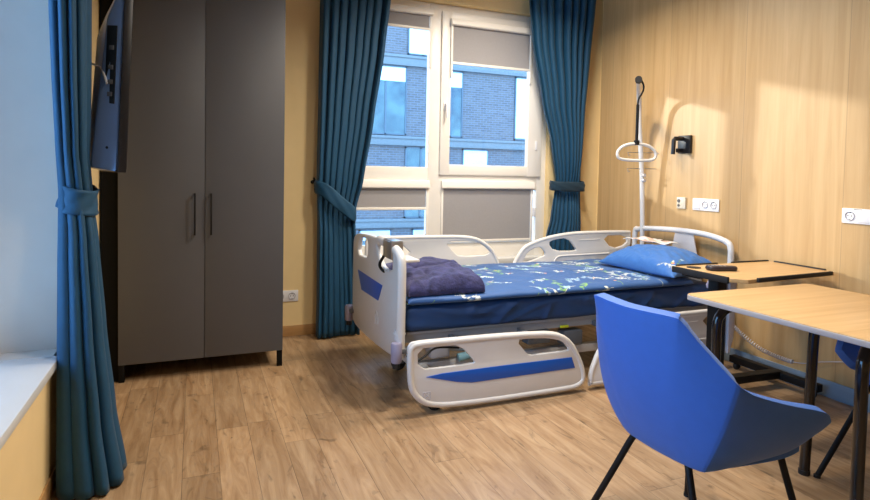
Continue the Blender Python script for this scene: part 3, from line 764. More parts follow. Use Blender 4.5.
def mattress():
    nx, ns = 240, 64
    # cross-section loop in (y, z)
    sec = []
    y0, y1, z0, z1, r = 2.935, 3.875, .402, .552, .03
    loop = rrect(y0, y1, z0, z1, r, 5)
    # refine
    full = []
    for a, b in zip(loop, loop[1:]+loop[:1]):
        L = math.hypot(b[0]-a[0], b[1]-a[1]); k = max(1, int(L/.012))
        for i in range(k): full.append((a[0]+(b[0]-a[0])*i/k, a[1]+(b[1]-a[1])*i/k))
    P = np.zeros((nx, len(full), 3))
    for j in range(nx):
        x = 1.062+(3.335-1.062)*j/(nx-1)
        e = min(1, (min(j, nx-1-j)/5.0)); sq = math.sqrt(max(0, 1-(1-e)**2))
        for i, (y, z) in enumerate(full):
            yy = 3.405+(y-3.405)*(.965+.035*sq); zz = .488+(z-.488)*(.72+.28*sq)
            if y < 3.0:     # pulled-sheet creases on the visible side
                w = noise.noise(Vector((x*2.2, z*6, 3)))*.016
                cr_ = abs(noise.noise(Vector((x*3.0+z*5.5, z*4-x*1.2, 7.7)))); w += .016*(max(0, .30-cr_)/.30)**1.5
                cr2 = abs(noise.noise(Vector((x*4.0-z*7, z*3+x, 1.2)))); w += .013*(max(0, .22-cr2)/.22)**1.5
                yy -= w*min(1, max(0, (z1+.01-z)/.05))
                if z < .43: zz += .010*noise.noise(Vector((x*3, 0, 2)))
            P[j, i] = (x, yy, zz)
    b = grid_mesh(P, True)
    b.verts.ensure_lookup_table(); n = len(full)
    b.faces.new([b.verts[i] for i in range(n)]); b.faces.new([b.verts[(nx-1)*n+i] for i in range(n)])
    return b
tag(obj('mattress', mattress(), M_sheet, angle=60), 'mattress in a dark blue fitted sheet on the hospital bed', 'mattress')

# ------------------------------------------------------------------ floral duvet: sprigs woven as a colour attribute
def sprig_map(nx, ny, sx, sy, seed, dens, base):
    """colour grid (ny, nx, 3) of leaf sprigs over a cloth of sx by sy metres"""
    R = np.random.default_rng(seed)
    C = np.zeros((ny, nx, 3)); C[:] = base
    gx_ = (np.arange(nx)+.5)/nx*sx; gy_ = (np.arange(ny)+.5)/ny*sy
    def ell(cx, cy, a, b, ang, col):
        m = a*1.1
        i0, i1 = np.searchsorted(gx_, [cx-m, cx+m]); j0, j1 = np.searchsorted(gy_, [cy-m, cy+m])
        if i1 <= i0 or j1 <= j0: return
        X, Y = np.meshgrid(gx_[i0:i1]-cx, gy_[j0:j1]-cy)
        u = X*math.cos(ang)+Y*math.sin(ang); v = -X*math.sin(ang)+Y*math.cos(ang)
        k = (np.abs(v) < b*(1-(u/a)**2)) & (np.abs(u) < a)
        C[j0:j1, i0:i1][k] = col
    cream, pale, green, orange, blue = [np.array(lin(*c)[:3]) for c in ((214, 222, 214), (150, 186, 214), (120, 168, 96), (222, 150, 96), (70, 128, 196))]
    for cx, cy, ang, L, kind in dens:
        st = .013; n = max(4, int(L/st)); x, y = cx, cy; a = ang; turn = R.normal(0, .07)
        colL = (cream, pale, green)[kind]
        for k in range(n):
            a += R.normal(0, .10)+turn
            x2, y2 = x+math.cos(a)*st, y+math.sin(a)*st
            ell((x+x2)/2, (y+y2)/2, .009, .0024, a, (green if kind == 2 else cream)*.75)
            for sg in (-1, 1):
                if R.random() < .46 and k > 1:
                    l = R.uniform(.010, .018)*(1.15-.45*k/n); aa = a+sg*R.uniform(.5, 1.1)
                    cc = colL if R.random() < .72 else (green if R.random() < .6 else pale)
                    ell(x2+math.cos(aa)*l, y2+math.sin(aa)*l, l, l*.48, aa, cc)
            if R.random() < .10:      # a side twig
                aa = a+R.choice([-1, 1])*.8; xx, yy_ = x2, y2
                for q in range(4):
                    xx += math.cos(aa)*st; yy_ += math.sin(aa)*st
                    ell(xx, yy_, .008, .002, aa, cream*.7); ell(xx+math.cos(aa+1)*.009, yy_+math.sin(aa+1)*.009, .009, .004, aa+1, colL); ell(xx+math.cos(aa-1)*.009, yy_+math.sin(aa-1)*.009, .009, .004, aa-1, colL)
            x, y = x2, y2
        if R.random() < .3: ell(x, y, .011, .010, 0, orange)
    return C

def duvet():
    x0, x1 = 1.066, 3.10; nx, ny = 560, 300
    # section across the bed: arc length coordinate s -> (y, z offset)
    sec = [(2.955, .572), (2.92, .576), (2.902, .590), (2.908, .607), (2.935, .618), (2.98, .622), (3.2, .625), (3.4, .626), (3.7, .622), (3.85, .616), (3.886, .604), (3.888, .592), (3.86, .582)]
    C = catmull([(0, a, b) for a, b in sec], 12)
    LOW = .018
    Ls = [0]
    for a, b in zip(C, C[1:]): Ls.append(Ls[-1]+(b-a).length)
    S = Ls[-1]; yy = np.interp(np.linspace(0, S, ny), Ls, [c.y for c in C]); zz = np.interp(np.linspace(0, S, ny), Ls, [c.z for c in C])
    R = np.random.default_rng(4); dens = []
    L = x1-x0
    for i in range(17):
        for j in range(8):
            if R.random() < .74:
                dens.append((L*(i+R.uniform(.1, .9))/17, S*(j+R.uniform(.1, .9))/8, R.uniform(0, 6.28), R.choice([.05, .09, .16, .24]), int(R.choice([0, 0, 1, 2]))))
    dens.append((.28, .10, .05, .42, 0))
    base = np.array(lin(32, 80, 138)[:3])
    col = sprig_map(nx, ny, L, S, 8, dens, base)
    # one long pale stem along the near edge
    P = np.zeros((ny, nx, 3))
    for j in range(ny):
        for i in range(nx):
            x = x0+L*i/(nx-1); y, z = yy[j], zz[j]
            e = min(i, nx-1-i)/10.0; ed = math.sqrt(max(0, 1-(1-min(1, e))**2))
            top = max(0, (z-.585)/.035)
            w = noise.noise(Vector((x*3.2, y*4, 2)))*.010+noise.noise(Vector((x*8, y*7+x*3, 5)))*.004
            fr = noise.noise(Vector((x*2.4, 9.1, 0)))*.014+noise.noise(Vector((x*7, 3.3, 0)))*.006
            if y < 3.0: y = y+fr*(1-min(1, (y-2.9)/.1))
            # the duvet slumps lower towards the pillow end
            P[j, i] = (x, y, .585-LOW+(z-.585)*(.35+.65*ed)+w*min(1, top)*ed)
    b = grid_mesh(P); me = bpy.data.meshes.new('floral_duvet'); bmesh.ops.recalc_face_normals(b, faces=b.faces[:]); b.to_mesh(me); b.free()
    ca = me.color_attributes.new('pattern', 'FLOAT_COLOR', 'POINT')
    rgba = np.ones((ny*nx, 4), dtype=np.float32); rgba[:, :3] = col.reshape(-1, 3); ca.data.foreach_set('color', rgba.ravel())
    return me
M_duvet = attr_mat('floral_cotton', 'pattern')
dv = tag(obj('duvet', duvet(), M_duvet, angle=180), 'navy blue duvet with a leafy sprig pattern spread over the bed', 'duvet')
add_mod(dv, 'SOLIDIFY', thickness=.006, offset=-1)

# pillow
def pillow():
    nu = nv = 110; R = np.random.default_rng(2)
    base = np.array(lin(46, 104, 174)[:3])
    dens = [(.56, .035, 1.2, .06, 0), (.50, .02, .6, .05, 0), (.60, .10, 2.1, .05, 2), (.22, .42, .3, .04, 0)]
    col = sprig_map(nu, nv, .66, .46, 3, dens, base)
    top = np.zeros((nv, nu, 3)); bot = np.zeros((nv, nu, 3))
    for j in range(nv):
        for i in range(nu):
            u, v = 2*i/(nu-1)-1, 2*j/(nv-1)-1
            pin = 1-.10*(1-abs(u)**2)*abs(v)**3; pin2 = 1-.10*(1-abs(v)**2)*abs(u)**3
            x, y = u*.36*pin2, v*.24*pin
            h = max(0, (1-abs(u)**2.4))**.55*max(0, (1-abs(v)**2.4))**.55
            edge = 1-h
            wr_ = (noise.noise(Vector((u*5+v*2, v*5, 4)))*.010+abs(noise.noise(Vector((u*9-v*4, v*7, 8))))*.012*edge)*min(1, 4*h)
            top[j, i] = (x, y, (.145*h+wr_)); bot[j, i] = (x, y, -.035*h)
    b = grid_mesh(top); nvt = len(b.verts)
    me = bpy.data.meshes.new('pillow'); b2 = grid_mesh(bot); m2 = bpy.data.meshes.new('t'); b2.to_mesh(m2); b2.free(); b.from_mesh(m2)
    bmesh.ops.remove_doubles(b, verts=b.verts[:], dist=1e-5)
    lay = None
    b.verts.ensure_lookup_table()
    bmesh.ops.recalc_face_normals(b, faces=b.faces[:]); b.to_mesh(me); b.free()
    n = len(me.vertices); co = np.empty(n*3, dtype=np.float32); me.vertices.foreach_get('co', co); co = co.reshape(-1, 3)
    ii = np.clip(((co[:, 0]+.36)/.72*nu).astype(int), 0, nu-1); jj = np.clip(((co[:, 1]+.23)/.46*nv).astype(int), 0, nv-1)
    ca = me.color_attributes.new('pattern', 'FLOAT_COLOR', 'POINT'); rgba = np.ones((n, 4), dtype=np.float32); rgba[:, :3] = col[jj, ii]
    ca.data.foreach_set('color', rgba.ravel())
    return me
M_pillow = attr_mat('blue_pillow_cotton', 'pattern')
me = pillow()
me.transform(Matrix.Translation((3.075, 3.205, .642)) @ Matrix.Rotation(math.radians(-3), 4, 'Y') @ Matrix.Rotation(math.radians(-87), 4, 'Z'))
tag(obj('pillow', me, M_pillow, angle=180), 'plump bright blue pillow at the head of the bed', 'pillow')

# magazine lying open on the pillow
t = thing('magazine', 'crumpled open magazine lying on the blue pillow', 'magazine', (3.2, 3.42, .775))
def sheet(cx, cy, w, l, ang, z, curl, seed):
    P = np.zeros((8, 12, 3)); c, s = math.cos(ang), math.sin(ang)
    for j in range(8):
        for i in range(12):
            u, v = (i/11-.5)*w, (j/7-.5)*l
            P[j, i] = (cx+u*c-v*s, cy+u*s+v*c, z+curl*math.sin(i/11*PI*1.0+seed)+.006*math.sin(i*.9+j*.6+seed))
    return grid_mesh(P)
for k, (cx, cy, w_, l, a, z, cu_, m_) in enumerate(((3.20, 3.50, .24, .17, -1.2, .793, .012, M_paper), (3.21, 3.40, .26, .17, -1.0, .796, .010, M_paperpink), (3.22, 3.34, .22, .15, -1.35, .798, .006, M_paper))):
    o = obj('page', sheet(cx, cy, w_, l, a, z, cu_, k*1.3), m_, t, angle=180); add_mod(o, 'SOLIDIFY', thickness=.004, offset=0)

# folded fleece throw at the foot of the bed
def throw():
    nu, nv = 150, 120; P = np.zeros((nv, nu, 3))
    x0, x1, y0, y1 = 1.078, 1.545, 2.925, 3.58
    for j in range(nv):
        for i in range(nu):
            # wrap parameter across: top then down the rim to the underside
            u, v = i/(nu-1), j/(nv-1)
            a, b_ = 2*u-1, 2*v-1
            m = max(abs(a), abs(b_))
            sx_ = (x0+x1)/2+(x1-x0)/2*a; sy_ = (y0+y1)/2+(y1-y0)/2*b_
            k = min(1, (1-m)/.16); rim = math.sqrt(max(0, 1-(1-k)**2))
            hgt = .066+.032*(1-abs(b_*.9-.2)**1.6)+.014*math.cos(a*1.4-.4)
            w = noise.noise(Vector((sx_*7, sy_*7, 1.3)))*.020+noise.noise(Vector((sx_*17, sy_*15, 4.3)))*.009
            crease = -.012*math.exp(-((sx_-1.22-.25*(sy_-3.1)+.03*math.sin(sy_*14))/.018)**2)-.012*math.exp(-((sy_-3.27+.12*(sx_-1.3)+.02*math.sin(sx_*20))/.016)**2)
            wob = .02*noise.noise(Vector((sx_*5, sy_*5, 9)))
            P[j, i] = (sx_+wob*(.5+m*.5), sy_+wob*.8, .618+rim*(hgt+w+crease)-.012*(1-rim))
    return grid_mesh(P)
def fleece_mat():
    m, nt, b = new_mat('navy_fleece')
    tc = nt.nodes.new('ShaderNodeTexCoord'); n = nt.nodes.new('ShaderNodeTexNoise'); n.inputs['Scale'].default_value = 16; n.inputs['Detail'].default_value = 6; n.inputs['Roughness'].default_value = .7
    nt.links.new(tc.outputs['Object'], n.inputs['Vector'])
    r = nt.nodes.new('ShaderNodeValToRGB'); r.color_ramp.elements[0].position = .35; r.color_ramp.elements[1].position = .68
    r.color_ramp.elements[0].color = lin(12, 15, 50); r.color_ramp.elements[1].color = lin(62, 62, 112)
    nt.links.new(n.outputs['Fac'], r.inputs['Fac']); nt.links.new(r.outputs['Color'], b.inputs['Base Color'])
    b.inputs['Roughness'].default_value = .9; b.inputs['Sheen Weight'].default_value = .3; b.inputs['Sheen Tint'].default_value = (.6, .62, 1, 1)
    n2 = nt.nodes.new('ShaderNodeTexNoise'); n2.inputs['Scale'].default_value = 90; nt.links.new(tc.outputs['Object'], n2.inputs['Vector'])
    bp = nt.nodes.new('ShaderNodeBump'); bp.inputs['Strength'].default_value = .6; bp.inputs['Distance'].default_value = .008
    nt.links.new(n2.outputs['Fac'], bp.inputs['Height']); nt.links.new(bp.outputs[0], b.inputs['Normal'])
    return m
tb = tag(obj('blanket', throw(), fleece_mat(), angle=180), 'folded dark purple-blue fleece blanket on the foot of the bed', 'blanket')
add_mod(tb, 'SOLIDIFY', thickness=.012, offset=-1)

# ------------------------------------------------------------------ overbed table
OZ = .755
t = thing('overbed_table', 'wheeled overbed table with oak top and black raised rims by the wall', 'overbed table', (3.0, 2.4, 0))
top = obj('tabletop', plate([(2.60, 2.60), (2.60, 2.19), (2.655, 2.13), (3.39, 2.17), (3.40, 2.585)], [], .022, .002, on_z(OZ-.011), 0), M_table, t)
bm = BM()
def bar(bm, a, b, w_, z0, z1):
    a, b = Vector((*a, 0)), Vector((*b, 0)); d = (b-a); L = d.length; d.normalize(); n = Vector((-d.y, d.x, 0))
    box(bm, 0, L, -w_/2, w_/2, z0, z1, .003, M=UVW(d, n, (0, 0, 1), a))
bar(bm, (2.595, 2.585), (2.595, 2.20), .016, OZ-.030, OZ+.005)
bar(bm, (2.72, 2.128), (3.36, 2.163), .016, OZ-.016, OZ+.006)
bar(bm, (2.64, 2.602), (2.96, 2.595), .014, OZ-.02, OZ+.008); bar(bm, (3.08, 2.594), (3.395, 2.588), .014, OZ-.02, OZ+.008)
bar(bm, (3.402, 2.55), (3.395, 2.22), .014, OZ-.02, OZ+.008)
obj('rim', bm, M_rubber, top, label='black raised rim')
bm = BM(); lathe(bm, [(.033, -.002), (.04, .0), (.04, .003), (.033, .003)], (2.69, 2.52, OZ)); obj('cup_ring', bm, M_rubber, top)
bm = BM(); box(bm, 2.815, 2.895, 2.46, 2.53, .09, OZ-.022, .008); obj('column', bm, M_black, t)
bm = BM(); box(bm, 2.64, 3.2, 2.44, 2.56, OZ-.05, OZ-.022, .004); obj('support_arm', bm, M_black, t)
obj('bracket', plate([(2.90, .733), (2.957, .733), (2.945, .34), (2.915, .25), (2.90, .25)], [], .03, .004, on_y(2.46), 0), M_plastic2, t, label='tapered pale grey bracket')
bm = BM(); lathe(bm, [(.001, 0), (.03, .002), (.034, .02), (.02, .05), (.012, .06), (.001, .06)], (2.95, 2.62, .60)); tube(bm, [(2.95, 2.62, .65), (2.95, 2.58, .72)], .012, 10); obj('height_lever', bm, M_lilac, t)
bm = BM(); bar(bm, (3.36, 2.80), (3.36, 2.20), .05, .045, .09); bar(bm, (2.66, 2.50), (3.36, 2.46), .06, .05, .095)
base = obj('base', bm, M_black, t)
for x, y in ((3.36, 2.76), (3.36, 2.24), (2.70, 2.50), (3.02, 2.48)):
    bm = BM(); lathe(bm, [(.003, -.012), (.02, -.012), (.024, -.006), (.024, .006), (.02, .012), (.003, .012)], (x, y, .024), axis='Y'); obj('castor', bm, M_rubber, t)

# handset lying on it
bm = BM()
P = []
prof = catmull([(-.075, .012, 0), (-.06, .026, 0), (-.02, .03, 0), (.03, .022, 0), (.075, .02, 0), (.088, 0, 0)], 4)
outl = [(p.x, p.y) for p in prof]+[(p.x, -p.y) for p in reversed(prof[:-1])]
a_ = math.radians(-25); tr = Matrix.Translation((2.765, 2.40, OZ+.014)) @ Matrix.Rotation(a_, 4, 'Z')
me = plate([(x*1.05, y*1.35) for x, y in outl], [], .027, .011, tr, 0)
rm = thing('remote_control', 'dark handset remote lying on the overbed table', 'remote control', (2.765, 2.40, OZ))
obj('body', me, mat('dark_brown_plastic', (48, 40, 46), .35), rm)
bm = BM()
for i in range(4):
    for j in (-1, 0, 1): lathe(bm, [(.0005, 0), (.004, 0), (.0035, .002), (.0005, .002)], tr @ Vector((-.045+.022*i, j*.013, .0128)), 8)
obj('keypad', bm, M_plastic2, rm)

# coiled cable by the wall
bm = BM()
cp_ = catmull([(3.30, 2.83, .34), (3.33, 2.80, .31), (3.37, 2.74, .245), (3.385, 2.62, .185), (3.39, 2.50, .165), (3.395, 2.40, .16)], 10)
coil = []
for k in range(len(cp_)*10):
    f = k/10; i = min(int(f), len(cp_)-2); p = cp_[i].lerp(cp_[i+1], f-i) if f < len(cp_)-1 else cp_[-1]
    d = (cp_[i+1]-cp_[i]).normalized(); u = d.cross(Vector((1, 0, 0))).normalized(); v = d.cross(u)
    a = k*2*PI/12; coil.append(p+(u*math.cos(a)+v*math.sin(a))*.011)
tube(bm, coil, .0035, 5)
tube(bm, catmull([cp_[-1], (3.41, 2.33, .17), (3.43, 2.24, .205), (3.455, 2.12, .24)], 6), .003, 6)
tag(obj('coiled_cable', bm, M_coil), 'pale coiled cable drooping along the wall under the tables', 'cable')

# ------------------------------------------------------------------ dining table
TZ = .735
t = thing('table', 'oak topped table with grey edging and black tube legs', 'table', (2.54, 1.45, 0))
tx0, tx1, ty0, ty1 = 2.125, 2.985, .86, 2.045
ol = rrect(tx0, tx1, ty0, ty1, .04)
top = obj('tabletop', plate(rrect(tx0+.003, tx1-.003, ty0+.003, ty1-.003, .038), [], .004, .001, on_z(TZ-.002), 0), M_table, t)
obj('edging', plate(ol, [], .022, .002, on_z(TZ-.0145), 0), M_tedge, top, label='grey table edging')
def leg(x, y, bx, by, r=.021, fx=None, fy=None):
    fx = x if fx is None else fx; fy = y if fy is None else fy
    b = BM(); zt = TZ-.048
    pts = [(fx, fy, .004)]+[(fx+(x-fx)*k/4, fy+(y-fy)*k/4, .004+(zt-.08)*k/4) for k in range(1, 5)]
    pts += [(x+bx*.018, y+by*.018, zt-.035), (x+bx*.05, y+by*.05, zt-.008), (x+bx*.10, y+by*.10, zt), (x+bx*.2, y+by*.2, zt)]
    tube(b, catmull(pts, 5), r, 14); o = obj('leg', b, M_blackgloss, t)
    b = BM(); lathe(b, [(.002, 0), (r+.001, 0), (r+.002, .004), (r+.002, .02), (.002, .022)], (fx, fy, 0)); obj('foot_cap', b, M_rubber, o)
leg(2.215, 1.93, .9, -.2); leg(2.185, 1.285, .95, .25); leg(2.49, 1.665, .5, -.85, fx=2.455, fy=1.66); leg(2.9, 1.0, -.9, .3)

# ------------------------------------------------------------------ upholstered chairs
def make_chair(label, group='blue upholstered chairs'):
    t = thing('chair', label, 'chair', (0, 0, 0), group)
    # stations round the shell, right arm tip to left arm tip: (bottom, top)
    half = [((.215, -.212, .418), (.262, -.290, .520)), ((.12, -.222, .408), (.16, -.300, .563)), ((-.02, -.205, .397), (.0, -.297, .608)),
            ((-.135, -.182, .387), (-.14, -.291, .654)), ((-.182, -.166, .382), (-.200, -.290, .684)), ((-.190, -.160, .381), (-.218, -.287, .697)), ((-.194, -.150, .380), (-.234, -.276, .714)),
            ((-.198, -.125, .378), (-.288, -.220, .795)), ((-.20, -.100, .377), (-.330, -.184, .860)), ((-.201, -.082, .376), (-.346, -.164, .874)),
            ((-.203, -.035, .375), (-.366, -.07, .874)), ((-.204, 0, .375), (-.369, 0, .872))]
    full = half+[tuple((a[0], -a[1], a[2]) for a in h) for h in reversed(half[:-1])]
    B = catmull([h[0] for h in full], 5); T = catmull([h[1] for h in full], 5)
    nu, nv = len(B), 22; P = np.zeros((nv+1, nu, 3))
    Ts = [p.copy() for p in T]
    for it in range(60):
        Q = [p.copy() for p in Ts]
        for i in range(1, nu-1):
            k = min(i, nu-1-i)
            if k > 27: Ts[i] = Q[i]*.5+(Q[i-1]+Q[i+1])*.25
    for i in range(nu):
        cen = Vector((.05, 0, .5))
        for j in range(nv+1):
            s = j/nv; p = B[i].lerp(Ts[i], s)+(T[i]-Ts[i])*s**4
            outw = Vector((p.x-cen.x, p.y, 0)); outw = outw.normalized() if outw.length > 0 else outw
            bul = .030*math.sin(PI*s**.8)
            k = min(i, nu-1-i)/(nu-1); bul *= min(1, .25+k*6)
            # soften the two arm tips
            p = p+outw*bul
            if k < .03: p = p.lerp(B[i].lerp(T[i], .5), (.03-k)/.03*.35)
            P[j, i] = p
    b = grid_mesh(P); sh = obj('seat_shell', b, M_chair, t, angle=180)
    add_mod(sh, 'SOLIDIFY', thickness=.034, offset=-1, use_even_offset=False); add_mod(sh, 'BEVEL', width=.010, segments=3, limit_method='ANGLE', angle_limit=math.radians(50)); 
    # underside pan and cushion
    pan = [(p.x*.985, p.y*.97) for p in B]; pan = pan+[]
    b = BM(); v = [b.verts.new((x, y, .386)) for x, y in pan]; b.faces.new(v)
    r_ = bmesh.ops.extrude_face_region(b, geom=b.faces[:]); bmesh.ops.translate(b, vec=(0, 0, .03), verts=[q for q in r_['geom'] if isinstance(q, bmesh.types.BMVert)])
    obj('seat_pan', b, M_chair, t, smooth=False)
    # cushion follows the plan of the shell, set in by its thickness
    P = np.zeros((7, nu, 3)); prof = [(.0, .40), (.92, .40), (.985, .415), (1.0, .44), (.985, .462), (.90, .475), (.0, .482)]
    for j, (k, z) in enumerate(prof):
        for i in range(nu):
            s = .35; p = B[i].lerp(T[i], s); q = Vector((p.x*.88+.018, p.y*.86, z)); cc = Vector((.03, 0, z)); P[j, i] = cc+(q-cc)*k
    b = grid_mesh(P, True); bmesh.ops.remove_doubles(b, verts=b.verts[:], dist=1e-5); obj('seat_cushion', b, M_chair, t, angle=70)
    return t
def chair_legs(t, legs, r=.0115):
    for top_, foot in legs:
        a, f = Vector(top_), Vector(foot); d = (f-a)
        inn = Vector((0-a.x, 0-a.y, 0)).normalized()
        pts = [a+inn*.16+Vector((0, 0, .002)), a+inn*.06+Vector((0, 0, .001)), a+inn*.012, a+d*.04, a+d*.3, a+d*.65, f+Vector((0, 0, .004))]
        b = BM(); tube(b, catmull(pts, 5), r, 12); o = obj('leg', b, M_black, t)
        b = BM(); lathe(b, [(.002, 0), (r+.002, 0), (r+.002, .012), (.002, .013)], f); obj('glide', b, M_rubber, o)
ch = make_chair('blue upholstered tub chair in front, its back towards the bed side of the room entrance')
chair_legs(ch, [((-.185, .125, .378), (-.265, .285, 0)), ((-.185, -.10, .378), (-.24, -.235, 0)), ((.16, .17, .405), (.235, .24, 0)), ((.155, -.165, .405), (.245, -.245, 0))])
ch['label'] = 'large blue upholstered chair nearest the viewer, its back turned'
ch.location = (1.616, 1.455, 0); ch.rotation_euler = (0, 0, .068)
def copy_tree(o, parent=None):
    c = o.copy(); COL.objects.link(c)
    if parent is not None: c.parent = parent; c.matrix_parent_inverse = o.matrix_parent_inverse.copy()
    for k in list(o.children): copy_tree(k, c)
    return c
c2 = make_chair('blue upholstered chair tucked in on the wall side of the oak table')
chair_legs(c2, [((-.185, .125, .378), (-.24, .25, 0)), ((-.185, -.125, .378), (-.24, -.25, 0)), ((.15, .165, .405), (.30, .24, 0)), ((.15, -.165, .405), (.47, -.19, 0))])
c2.location = (2.95, 1.43, 0); c2.rotation_euler = (0, 0, PI)

# ------------------------------------------------------------------ wall fittings
def socket_insert(face, c, axis, parent, r=.026):
    b = BM()
    if axis == 'X': lathe(b, [(.001, -.004), (r*.8, -.004), (r*.86, -.010), (r, -.011), (r, -.002), (.001, -.002)], c, 20, 'X')
    else: lathe(b, [(.001, -.004), (r*.8, -.004), (r*.86, -.010), (r, -.011), (r, -.002), (.001, -.002)], c, 20, 'Y')
    o = obj('socket_insert', b, M_insert, parent)
    b = BM()
    for s in (-.010, .010):
        p = Vector(c)+(Vector((0, s, 0)) if axis == 'X' else Vector((s, 0, 0)))
        lathe(b, [(.0005, -.0055), (.004, -.0055), (.004, -.003), (.0005, -.003)], p, 10, axis)
    for s in (-.8*r, .8*r):
        p = Vector(c)+Vector((0, 0, s))
        if axis == 'X': box(b, p.x-.009, p.x-.003, p.y-.004, p.y+.004, p.z-.003, p.z+.003)
        else: box(b, p.x-.004, p.x+.004, p.y-.009, p.y-.003, p.z-.003, p.z+.003)
    obj('socket_hole', b, M_sockhole, o)
# three-gang plate over the headboard
t = thing('wall_socket', 'white plate with one switch and two sockets above the bed headboard', 'wall socket', (XR, 3.15, 1.04), 'wall sockets')
bm = BM(); box(bm, XR-.009, XR, 3.03, 3.267, 1.038, 1.127, .003); obj('plate', bm, M_sock, t)
bm = BM(); box(bm, XR-.013, XR-.006, 3.197, 3.255, 1.05, 1.115, .003); obj('rocker_switch', bm, M_sock, t)
for y in (3.15, 3.075): socket_insert(None, (XR-.004, y, 1.083), 'X', t)
# plate at the right edge
t = thing('wall_socket', 'white socket plate with a blank cover above the oak table', 'wall socket', (XR, 2.07, 1.04), 'wall sockets')
bm = BM(); box(bm, XR-.009, XR, 1.95, 2.18, 1.036, 1.122, .003); obj('plate', bm, M_sock, t)
socket_insert(None, (XR-.004, 2.135, 1.079), 'X', t)
bm = BM(); box(bm, XR-.012, XR-.006, 1.965, 2.09, 1.046, 1.112, .002); obj('blank_cover', bm, M_sock, t)
bm = BM(); box(bm, XR-.0095, XR-.0088, 2.07, 2.115, 1.1145, 1.1185); obj('printed_mark', bm, M_sockhole, t)
# plate by the wardrobe
t = thing('wall_socket', 'white double socket plate low on the wall beside the wardrobe', 'wall socket', (.66, YB, .27), 'wall sockets')
bm = BM(); box(bm, .565, .74, YB-.009, YB, .27, .355, .003); obj('plate', bm, M_sock, t)
for x in (.605, .692): socket_insert(None, (x, YB-.004, .312), 'Y', t, .027)
# small cream plate
t = thing('call_plate', 'small cream wall plate left of the white triple plate', 'wall plate', (XR, 3.375, 1.04))
bm = BM(); box(bm, XR-.014, XR, 3.333, 3.418, 1.04, 1.128, .004); obj('plate', bm, M_sockbeige, t)
bm = BM(); lathe(bm, [(.001, -.02), (.012, -.02), (.014, -.013), (.001, -.013)], (XR, 3.395, 1.10), 14, 'X'); lathe(bm, [(.001, -.02), (.009, -.02), (.011, -.013), (.001, -.013)], (XR, 3.395, 1.065), 14, 'X'); obj('button', bm, M_sockhole, t)
# black wall bracket
t = thing('wall_bracket', 'black wall bracket with a square loop above the call plate', 'wall bracket', (XR, 3.36, 1.46))
bm = BM(); box(bm, XR-.022, XR, 3.295, 3.42, 1.463, 1.60, .006); pl_ = obj('back_plate', bm, M_tvblack, t)
bm = BM(); 
tube(bm, [(XR-.02, 3.37, 1.575), (XR-.085, 3.385, 1.575), (XR-.09, 3.39, 1.565), (XR-.09, 3.395, 1.455)], .016, 8)
box(bm, XR-.07, XR-.02, 3.365, 3.39, 1.47, 1.5, .004); obj('loop', bm, M_tvblack, t)

# ------------------------------------------------------------------ light
def area(name, loc, rot, size, power, color, size_y=None, spread=PI, portal=False):
    l = bpy.data.lights.new(name, 'AREA'); l.energy = power; l.color = color; l.size = size
    if size_y: l.shape = 'RECTANGLE'; l.size_y = size_y
    l.spread = spread
    if portal: l.cycles.is_portal = True
    o = bpy.data.objects.new(name, l); o.location = loc; o.rotation_euler = rot; COL.objects.link(o); return o
WARM = (1.0, .885, .74)
area('ceiling_lamp', (1.70, 2.60, 2.985), (0, 0, 0), .30, 44, WARM, spread=math.radians(150))
area('ceiling_lamp', (2.25, 3.50, 2.985), (0, 0, 0), .30, 40, WARM, spread=math.radians(150))
area('ceiling_lamp', (1.05, 1.45, 2.985), (0, 0, 0), .30, 30, WARM, spread=math.radians(150))
area('window_portal', ((wx0+wx1)/2, 4.70, (wz0+wz1)/2), (-PI/2, 0, 0), wx1-wx0, 1, (1, 1, 1), wz1-wz0, portal=True)
area('window_portal', (-.98, (NY0+NY1)/2, (NZ0+NZ1)/2), (0, -PI/2, 0), NZ1-NZ0, 1, (1, 1, 1), NY1-NY0, portal=True)
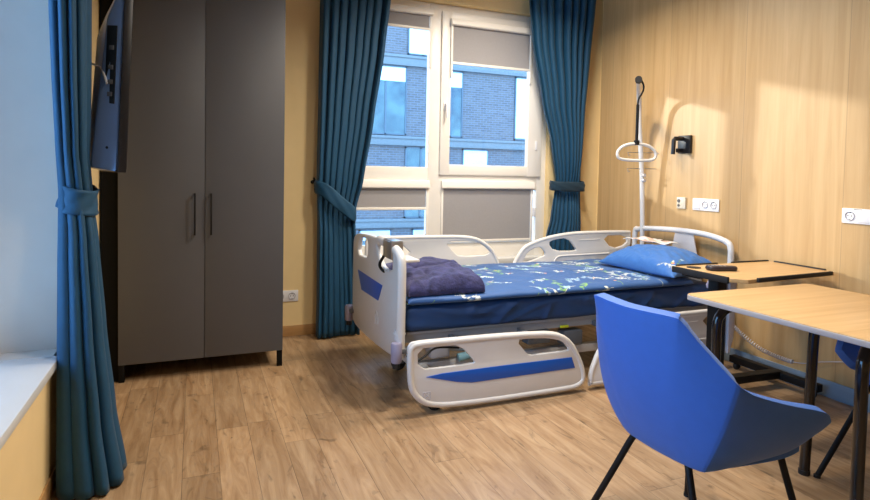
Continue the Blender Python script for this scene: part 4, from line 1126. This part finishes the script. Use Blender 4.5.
# low sun through the window
sl = bpy.data.lights.new('sun', 'SUN'); sl.energy = 2.6; sl.color = (1, .86, .66); sl.angle = math.radians(1.6)
so = bpy.data.objects.new('sun', sl); COL.objects.link(so); so.location = (-5, 12, 6)
so.rotation_euler = Vector((.96, -1.05, -.32)).to_track_quat('-Z', 'Y').to_euler()

wd = bpy.data.worlds.new('sky'); scene.world = wd; wd.use_nodes = True
nt = wd.node_tree; bg = nt.nodes['Background']
tc = nt.nodes.new('ShaderNodeTexCoord'); sp = nt.nodes.new('ShaderNodeSeparateXYZ'); nt.links.new(tc.outputs['Generated'], sp.inputs[0])
cr_ = nt.nodes.new('ShaderNodeValToRGB'); nt.links.new(sp.outputs[2], cr_.inputs[0])
cr_.color_ramp.elements[0].position = 0; cr_.color_ramp.elements[0].color = (.34, .64, 1, 1)
cr_.color_ramp.elements[1].position = .6; cr_.color_ramp.elements[1].color = (.22, .52, 1, 1)
nt.links.new(cr_.outputs[0], bg.inputs['Color']); bg.inputs['Strength'].default_value = 6.8

# ------------------------------------------------------------------ camera
cam = bpy.data.cameras.new('camera'); co_ = bpy.data.objects.new('camera', cam); COL.objects.link(co_)
f_, yw, pt, rl, cyp = 578.6, .3936, -.0375, .0191, 194.4
Fv = Vector((math.sin(yw)*math.cos(pt), math.cos(yw)*math.cos(pt), math.sin(pt)))
r0 = Vector((math.cos(yw), -math.sin(yw), 0)); u0 = r0.cross(Fv)
Rv = r0*math.cos(rl)+u0*math.sin(rl); Uv = -r0*math.sin(rl)+u0*math.cos(rl)
Mc = Matrix.Identity(4)
for i in range(3): Mc[i][0], Mc[i][1], Mc[i][2] = Rv[i], Uv[i], -Fv[i]
Mc[2][3] = 1.28
co_.matrix_world = Mc
cam.sensor_fit = 'HORIZONTAL'; cam.sensor_width = 36; cam.lens = f_/870*36; cam.shift_y = -(250-cyp)/870; cam.clip_start = .05; cam.clip_end = 200
scene.camera = co_
vs = scene.view_settings; vs.view_transform = 'Standard'; vs.look = 'None'; vs.exposure = 0; vs.gamma = 1; vs.use_curve_mapping = False
try:
    scene.cycles.use_denoising = True; scene.cycles.max_bounces = 10; scene.cycles.transparent_max_bounces = 12; scene.cycles.sample_clamp_indirect = 6
except Exception: pass
